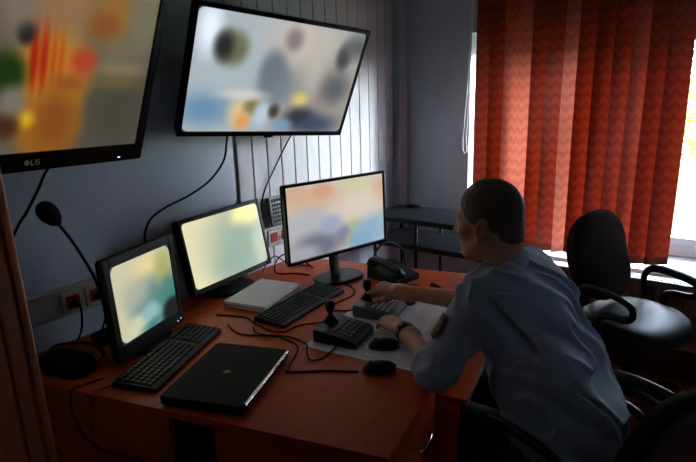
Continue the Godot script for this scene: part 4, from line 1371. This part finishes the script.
func person() -> void:
	var t := thing("person", "seated man in a light blue short-sleeved shirt leaning over the desk, hands at the joysticks", "person", Vector3(1.60, 0, -1.54))
	var back := Transform3D(Basis(), -t.position)
	var skin := mat(Color(0.70, 0.49, 0.39), 0.55)
	skin.subsurf_scatter_enabled = true
	skin.subsurf_scatter_strength = 0.15
	M.shirt = tri_mat(noise_tex(1.2, Color(0.54, 0.59, 0.68), Color(0.58, 0.63, 0.72), 61), Vector3(6, 6, 6), 0.85)
	M.trousers = mat(Color(0.035, 0.037, 0.045), 0.85)
	M.hair = tri_mat(noise_tex(0.8, Color(0.15, 0.11, 0.085), Color(0.31, 0.24, 0.195), 62), Vector3(9, 9, 9), 0.6, false)
	# joints
	var Ls := Vector3(1.425, 1.03, -1.385)
	var Le := Vector3(1.325, 0.815, -1.298)
	var Lw := Vector3(1.092, 0.803, -1.497)
	var Rs := Vector3(1.425, 1.03, -1.735)
	var Re := Vector3(1.185, 0.845, -1.78)
	var Rw := Vector3(0.925, 0.838, -1.742)
	var Lh := Vector3(1.675, 0.55, -1.44)
	var Rh := Vector3(1.675, 0.55, -1.62)
	var Lk := Vector3(1.30, 0.525, -1.50)
	var Rk := Vector3(1.25, 0.525, -1.74)
	var La := Vector3(1.36, 0.09, -1.50)
	var Ra := Vector3(1.30, 0.09, -1.75)
	# head frame
	var hf := Vector3(-0.985, -0.13, -0.02).normalized()
	var hl := Vector3.UP.cross(hf).normalized()
	var hu := hf.cross(hl)
	var hx := Transform3D(Basis(hl, hu, hf), Vector3(1.372, 1.232, -1.540))
	# ---- body
	var m := MB.new()
	var b := Field.new(Vector3(0.86, 0.0, -1.90), Vector3(1.86, 1.24, -1.20), 0.0115)
	b.limb(Vector3(1.50, 0.95, -1.48), Vector3(1.50, 0.95, -1.63), 0.115, 0.115, 0.05)
	b.limb(Vector3(1.575, 0.78, -1.48), Vector3(1.575, 0.78, -1.60), 0.125, 0.125, 0.05)
	b.limb(Vector3(1.665, 0.60, -1.47), Vector3(1.665, 0.60, -1.59), 0.125, 0.125, 0.05)
	b.limb(Ls, Rs, 0.055, 0.055, 0.05)
	b.limb(Vector3(1.43, 1.05, -1.553), hx * Vector3(0, -0.06, -0.03), 0.062, 0.054, 0.03)
	b.limb(Ls, Le, 0.048, 0.040, 0.03)
	b.limb(Le, Lw, 0.041, 0.027, 0.02)
	b.limb(Rs, Re, 0.048, 0.040, 0.03)
	b.limb(Re, Rw, 0.041, 0.027, 0.02)
	b.limb(Lh, Lk, 0.075, 0.050, 0.04)
	b.limb(Rh, Rk, 0.075, 0.050, 0.04)
	b.limb(Lk, La, 0.048, 0.035, 0.03)
	b.limb(Rk, Ra, 0.048, 0.035, 0.03)
	b.mesh_into(m, back)
	# hands
	var lf := Vector3(-0.90, -0.02, -0.44).normalized()
	var lt := lf.cross(Vector3.UP).normalized()
	var lu := lt.cross(lf).normalized()
	var g := Field.new(Vector3(0.85, 0.745, -1.70), Vector3(1.17, 0.86, -1.42), 0.0034)
	hand(g, Lw, lf, lu, lt, [[0.12, 0.3, 0.2], [0.15, 0.32, 0.22], [0.2, 0.35, 0.25], [0.25, 0.4, 0.25]], [Vector3(0.012, -0.004, 0.016), Vector3(0.045, -0.010, 0.042), Vector3(0.078, -0.014, 0.050), Vector3(0.104, -0.018, 0.044)])
	g.limb(Lw, Lw + (Le - Lw).normalized() * 0.08, 0.027, 0.031, 0.02)
	g.mesh_into(m, back)
	var rf := Vector3(-0.93, 0.10, 0.24).normalized()
	var rt := Vector3.UP.cross(rf).normalized()
	rt = (rt - Vector3(0, 0.35, 0)).normalized()
	rt = (rt - rf * rt.dot(rf)).normalized()
	var ru := rf.cross(rt).normalized()
	if ru.y < 0:
		ru = -ru
	g = Field.new(Vector3(0.72, 0.74, -1.85), Vector3(1.00, 0.92, -1.61), 0.0034)
	hand(g, Rw, rf, ru, rt, [[0.45, 0.85, 0.5], [0.6, 0.9, 0.5], [0.75, 0.9, 0.5], [0.85, 0.9, 0.5]], [Vector3(0.012, -0.004, 0.016), Vector3(0.050, -0.018, 0.042), Vector3(0.086, -0.032, 0.048), Vector3(0.112, -0.044, 0.040)], 0.6)
	g.limb(Rw, Rw + (Re - Rw).normalized() * 0.08, 0.027, 0.031, 0.02)
	g.mesh_into(m, back)
	# head, built in its own axes: x to his left, y up, z forward
	var h := Field.new(Vector3(-0.11, -0.19, -0.13), Vector3(0.11, 0.15, 0.15), 0.0036)
	face(h)
	h.mesh_into(m, back * hx)
	put(m, "body", skin, t)
	for s in [-1.0, 1.0]:
		var eye := put(MB.new().ball(hx * Vector3(s * 0.032, 0.004, 0.0745) - t.position, Vector3(0.0125, 0.0125, 0.0125), 14, 10), "eye", M.white, t)
		put(MB.new().ball(hx * Vector3(s * 0.032, 0.003, 0.0845) - t.position, Vector3(0.0052, 0.0052, 0.0052), 10, 8), "iris", M.black_gloss, eye)
	# ---- hair: the skull a few millimetres thicker, trimmed along the hairline
	var hr := Field.new(Vector3(-0.11, -0.12, -0.14), Vector3(0.11, 0.16, 0.13), 0.0036)
	hr.egg(Transform3D(Basis(), Vector3(0, 0.036, -0.016)), Vector3(0.0795, 0.0990, 0.1025), 0.02)
	hr.egg(Transform3D(Basis(), Vector3(0, -0.035, -0.062)), Vector3(0.062, 0.055, 0.048), 0.03)
	hr.trim(Vector3(0, 0.0, 0.030), Vector3(0, -0.50, 0.866))
	hr.trim(Vector3(0, -0.020, -0.015), Vector3(0, -0.80, 0.60))
	hr.trim(Vector3(0, -0.078, -0.07), Vector3(0, -1, 0))
	var fn := FastNoiseLite.new()
	fn.seed = 5
	fn.frequency = 60.0
	for i in hr.nx:
		for j in hr.ny:
			for q in hr.nz:
				var ix := (i * hr.ny + j) * hr.nz + q
				if absf(hr.f[ix]) < 0.02:
					var p := hr.o + Vector3(i, j, q) * hr.c
					hr.f[ix] += fn.get_noise_3d(p.x, p.y * 0.5, p.z * 0.5) * 0.0022
	var hm := MB.new()
	hr.mesh_into(hm, back * hx)
	put(hm, "hair", M.hair, t)
	shirt(t, back, Ls, Le, Lw, Rs, Re, hx)
	# ---- trousers and shoes
	var p := Field.new(Vector3(1.12, 0.02, -1.92), Vector3(1.92, 0.78, -1.30), 0.0125)
	p.limb(Vector3(1.665, 0.60, -1.47), Vector3(1.665, 0.60, -1.59), 0.142, 0.142, 0.05)
	p.limb(Vector3(1.70, 0.56, -1.45), Vector3(1.70, 0.56, -1.61), 0.115, 0.115, 0.05)
	p.limb(Lh, Lk, 0.092, 0.070, 0.03)
	p.limb(Rh, Rk, 0.092, 0.070, 0.03)
	p.limb(Lk, La, 0.069, 0.056, 0.02)
	p.limb(Rk, Ra, 0.069, 0.056, 0.02)
	p.trim(Vector3(1.64, 0.70, -1.53), Vector3(-0.15, 0.99, 0), 0.24)
	p.trim(Vector3(1.3, 0.075, -1.6), Vector3(0, -1, 0))
	var tm := MB.new()
	p.mesh_into(tm, back)
	put(tm, "trousers", M.trousers, t)
	for a in [La, Ra]:
		var s := MB.new()
		var an: Vector3 = a - t.position
		s.ball(Vector3(an.x + 0.005, 0.045, an.z), Vector3(0.055, 0.043, 0.044), 16, 10)
		s.ball(Vector3(an.x - 0.10, 0.036, an.z), Vector3(0.125, 0.034, 0.046), 18, 10)
		put(s, "shoe", M.black, t)
	# ---- wristwatch on the left wrist
	var wx := (Lw - Le).normalized()
	var wc := Lw - wx * 0.022 - t.position
	var wu := (Vector3.UP - wx * wx.y).normalized()
	var ws := wx.cross(wu)
	M.strap = mat(Color(0.05, 0.08, 0.14), 0.5)
	var wt := put(MB.new().lathe([Vector2(0.030, -0.013), Vector2(0.0375, -0.012), Vector2(0.0385, 0), Vector2(0.0375, 0.012), Vector2(0.030, 0.013)], 28, Transform3D(Basis(ws, wx, wu), wc)), "wristwatch", M.strap, t)
	var fd := (wu + ws * 0.55).normalized()
	if ws.z < 0:
		fd = (wu - ws * 0.55).normalized()
	put(MB.new().lathe([Vector2(0, 0.0), Vector2(0.017, 0.0), Vector2(0.017, 0.008), Vector2(0.014, 0.010), Vector2(0, 0.010)], 24, Transform3D(Basis(wx, fd, wx.cross(fd)), wc + fd * 0.034)), "watch_case", M.black, wt)


func face(h: Field) -> void:
	var E := func(p: Vector3) -> Transform3D: return Transform3D(Basis(), p)
	h.egg(E.call(Vector3(0, 0.035, -0.016)), Vector3(0.0765, 0.096, 0.099), 0.01)
	h.egg(E.call(Vector3(0, -0.040, 0.030)), Vector3(0.060, 0.085, 0.064), 0.035)
	h.egg(E.call(Vector3(0, -0.040, -0.055)), Vector3(0.060, 0.065, 0.045), 0.03)
	for s in [-1.0, 1.0]:
		h.limb(Vector3(s * 0.056, -0.050, -0.004), Vector3(s * 0.022, -0.098, 0.060), 0.022, 0.021, 0.025)
		h.egg(E.call(Vector3(s * 0.044, -0.016, 0.056)), Vector3(0.024, 0.020, 0.024), 0.025)
	h.limb(Vector3(0, -0.098, 0.068), Vector3(0, -0.103, 0.066), 0.022, 0.020, 0.02)
	h.limb(Vector3(-0.036, 0.024, 0.072), Vector3(0, 0.022, 0.083), 0.013, 0.013, 0.02)
	h.limb(Vector3(0.036, 0.024, 0.072), Vector3(0, 0.022, 0.083), 0.013, 0.013, 0.02)
	for s in [-1.0, 1.0]:
		h.egg(E.call(Vector3(s * 0.032, 0.002, 0.090)), Vector3(0.015, 0.010, 0.014), 0.014, true)
		h.limb(Vector3(s * 0.045, 0.011, 0.078), Vector3(s * 0.020, 0.012, 0.084), 0.0045, 0.0045, 0.006)
		h.limb(Vector3(s * 0.044, -0.007, 0.079), Vector3(s * 0.020, -0.008, 0.083), 0.0045, 0.0045, 0.006)
	h.limb(Vector3(0, 0.014, 0.088), Vector3(0, -0.026, 0.110), 0.0085, 0.0125, 0.014)
	for s in [-1.0, 1.0]:
		h.limb(Vector3(s * 0.011, -0.031, 0.098), Vector3(s * 0.012, -0.032, 0.092), 0.0085, 0.008, 0.008)
	h.limb(Vector3(-0.020, -0.064, 0.082), Vector3(0, -0.061, 0.090), 0.0075, 0.0085, 0.008)
	h.limb(Vector3(0.020, -0.064, 0.082), Vector3(0, -0.061, 0.090), 0.0075, 0.0085, 0.008)
	h.limb(Vector3(-0.018, -0.072, 0.081), Vector3(0.018, -0.072, 0.081), 0.008, 0.008, 0.006)
	# neck
	h.limb(Vector3(0, -0.05, -0.030), Vector3(0, -0.16, -0.052), 0.056, 0.060, 0.03)
	# ears
	for s in [-1.0, 1.0]:
		var x := Transform3D(Basis(Vector3.RIGHT, -0.2) * Basis(Vector3.UP, s * 0.35), Vector3(s * 0.080, -0.010, -0.014))
		h.egg(x, Vector3(0.0085, 0.034, 0.020), 0.008)
		h.egg(x.translated_local(Vector3(s * 0.008, 0.004, 0.003)), Vector3(0.006, 0.020, 0.011), 0.006, true)
		h.limb(Vector3(s * 0.077, -0.036, -0.006), Vector3(s * 0.078, -0.042, -0.006), 0.008, 0.008, 0.006)


func shirt(t: Node3D, back: Transform3D, Ls: Vector3, Le: Vector3, Lw: Vector3, Rs: Vector3, Re: Vector3, hx: Transform3D) -> void:
	var f := Field.new(Vector3(1.12, 0.50, -1.92), Vector3(1.86, 1.18, -1.22), 0.0085)
	f.limb(Vector3(1.505, 0.95, -1.475), Vector3(1.505, 0.95, -1.635), 0.134, 0.134, 0.05)
	f.limb(Vector3(1.490, 1.00, -1.46), Vector3(1.490, 1.00, -1.65), 0.098, 0.098, 0.05)
	f.limb(Vector3(1.585, 0.79, -1.465), Vector3(1.585, 0.79, -1.615), 0.146, 0.146, 0.06)
	f.limb(Vector3(1.655, 0.655, -1.46), Vector3(1.655, 0.655, -1.60), 0.152, 0.152, 0.06)
	f.limb(Ls, Rs, 0.070, 0.070, 0.06)
	f.limb(Vector3(1.43, 1.075, -1.555), Vector3(1.44, 1.045, -1.43), 0.055, 0.05, 0.05)
	f.limb(Vector3(1.43, 1.075, -1.555), Vector3(1.44, 1.045, -1.68), 0.055, 0.05, 0.05)
	var la := (Lw - Le).normalized()
	f.limb(Ls, Le, 0.072, 0.060, 0.04)
	f.limb(Le, Le + la * 0.10, 0.060, 0.056, 0.02)
	var ra := (Re - Rs).normalized()
	f.limb(Rs, Re, 0.072, 0.062, 0.04)
	# folds: ridges stretched along the pull of the cloth
	var n := FastNoiseLite.new()
	n.seed = 17
	n.frequency = 1.0
	n.fractal_octaves = 1
	var ax := Vector3(0.62, -0.62, -0.48).normalized()
	var ax2 := (Le - Ls).cross(Vector3(0.3, 0.2, 1)).normalized()
	for i in f.nx:
		for j in f.ny:
			for q in f.nz:
				var ix := (i * f.ny + j) * f.nz + q
				var v := f.f[ix]
				if absf(v) < 0.045:
					var p := f.o + Vector3(i, j, q) * f.c
					var arm := clampf((0.10 - (p - (Ls + Le) * 0.5).length() + 0.05) / 0.06, 0.0, 1.0)
					var w := p - ax * p.dot(ax) * 0.80
					var nv := n.get_noise_3dv(w * 10.0)
					var r1 := 1.2 - sqrt(nv * nv + 0.045)
					var r2 := n.get_noise_3dv((p - ax2 * p.dot(ax2) * 0.6) * 15.0 + Vector3(7, 7, 7))
					var low := clampf((0.80 - p.y) / 0.15, 0.0, 1.0)
					var r3 := n.get_noise_3dv(Vector3(p.x * 5.0, p.y * 22.0, p.z * 5.0))
					f.f[ix] = v - (pow(r1, 3.0) - 0.55) * 0.021 * (1.0 - arm) - r2 * 0.007 * arm - r3 * 0.006 * low
	# sleeve and hem ends
	var cuff := Le + la * 0.055
	f.trim(cuff, la, 0.13)
	f.egg(Transform3D(Basis(), cuff), Vector3(0.044, 0.044, 0.044), 0.004, true)
	f.trim(Rs + ra * 0.24, ra, 0.10)
	f.trim(Vector3(1.66, 0.545, -1.53), Vector3(0.25, -0.97, 0))
	# neck opening
	f.egg(Transform3D(Basis(), Vector3(1.405, 1.125, -1.553)), Vector3(0.066, 0.06, 0.066), 0.006, true)
	var m := MB.new()
	f.mesh_into(m, back)
	var s := put(m, "shirt", M.shirt, t)
	# collar: a folded band round the neck, open at the throat
	var ring := []
	var nx := (hx * Vector3(0, -0.12, -0.035) - Vector3(1.425, 1.075, -1.553)).normalized()
	var nb := Vector3(1.418, 1.103, -1.553)
	var e1 := Vector3(-1, 0, 0)
	e1 = (e1 - nx * e1.dot(nx)).normalized()
	var e2 := nx.cross(e1)
	for k in 25:
		var a := deg_to_rad(28.0 + (332.0 - 28.0) * k / 24.0)
		var dip := 0.014 * cos(a)
		ring.append(nb - t.position + (e1 * cos(a) * 1.05 + e2 * sin(a)) * 0.071 - nx * dip * 1.6)
	put(MB.new().tube(ring, 0.024, 10, 0.34, (ring[12] - ring[0]).normalized()), "collar", M.shirt, s)
	# cloth patch on the left sleeve: dark shield with a yellow device
	var im := Image.create(32, 40, false, Image.FORMAT_RGB8)
	im.fill(Color(0.05, 0.05, 0.06))
	for y in 40:
		for x in 32:
			var u := (x - 15.5) / 16.0
			var w := (y - 19.5) / 20.0
			var d := absf(u) + absf(w) * 0.85
			if d < 0.80 and d > 0.66:
				im.set_pixel(x, y, Color(0.78, 0.60, 0.12))
			elif u * u * 4.0 + w * w * 3.0 < 0.42 and int(x / 2.0 + y / 3.0) % 3 != 0:
				im.set_pixel(x, y, Color(0.80, 0.50, 0.14))
	M.patch = mat(Color.WHITE, 0.8)
	M.patch.albedo_texture = ImageTexture.create_from_image(im)
	var axis := (Le - Ls).normalized()
	var mid := Ls.lerp(Le, 0.50)
	var out := Vector3(-0.80, 0.12, 0.58)
	out = (out - axis * out.dot(axis)).normalized()
	var sd := axis.cross(out).normalized()
	var pm := MB.new()
	var ids := []
	for j in 7:
		for i in 7:
			var u := i / 6.0 - 0.5
			var w := j / 6.0 - 0.5
			var a := u * 0.062 / 0.070
			var rad := 0.0745
			var dirv := out * cos(a) + sd * sin(a)
			ids.append(pm.vert(mid + axis * w * 0.078 + dirv * rad - t.position, dirv, Vector2(u + 0.5, w + 0.5)))
	for j in 6:
		for i in 6:
			pm.quad(ids[j * 7 + i], ids[j * 7 + i + 1], ids[(j + 1) * 7 + i + 1], ids[(j + 1) * 7 + i])
	put(pm, "sleeve_patch", M.patch, s)


func _ready() -> void:
	camera_and_light()
	materials()
	room()
	window()
	outdoors()
	blind()
	radiator()
	desk()
	make_chair("empty swivel chair with open loop armrests by the radiator", Vector3(1.645, 0, -2.80), 65.7, 0.775, 0.30, -0.235)
	make_chair("swivel chair the man sits on, its backrest at the lower right", Vector3(1.72, 0, -1.53), -115.5, 0.64, 0.25, -0.225)
	shelf()
	screens()
	desk_things()
	wall_things()
	person()
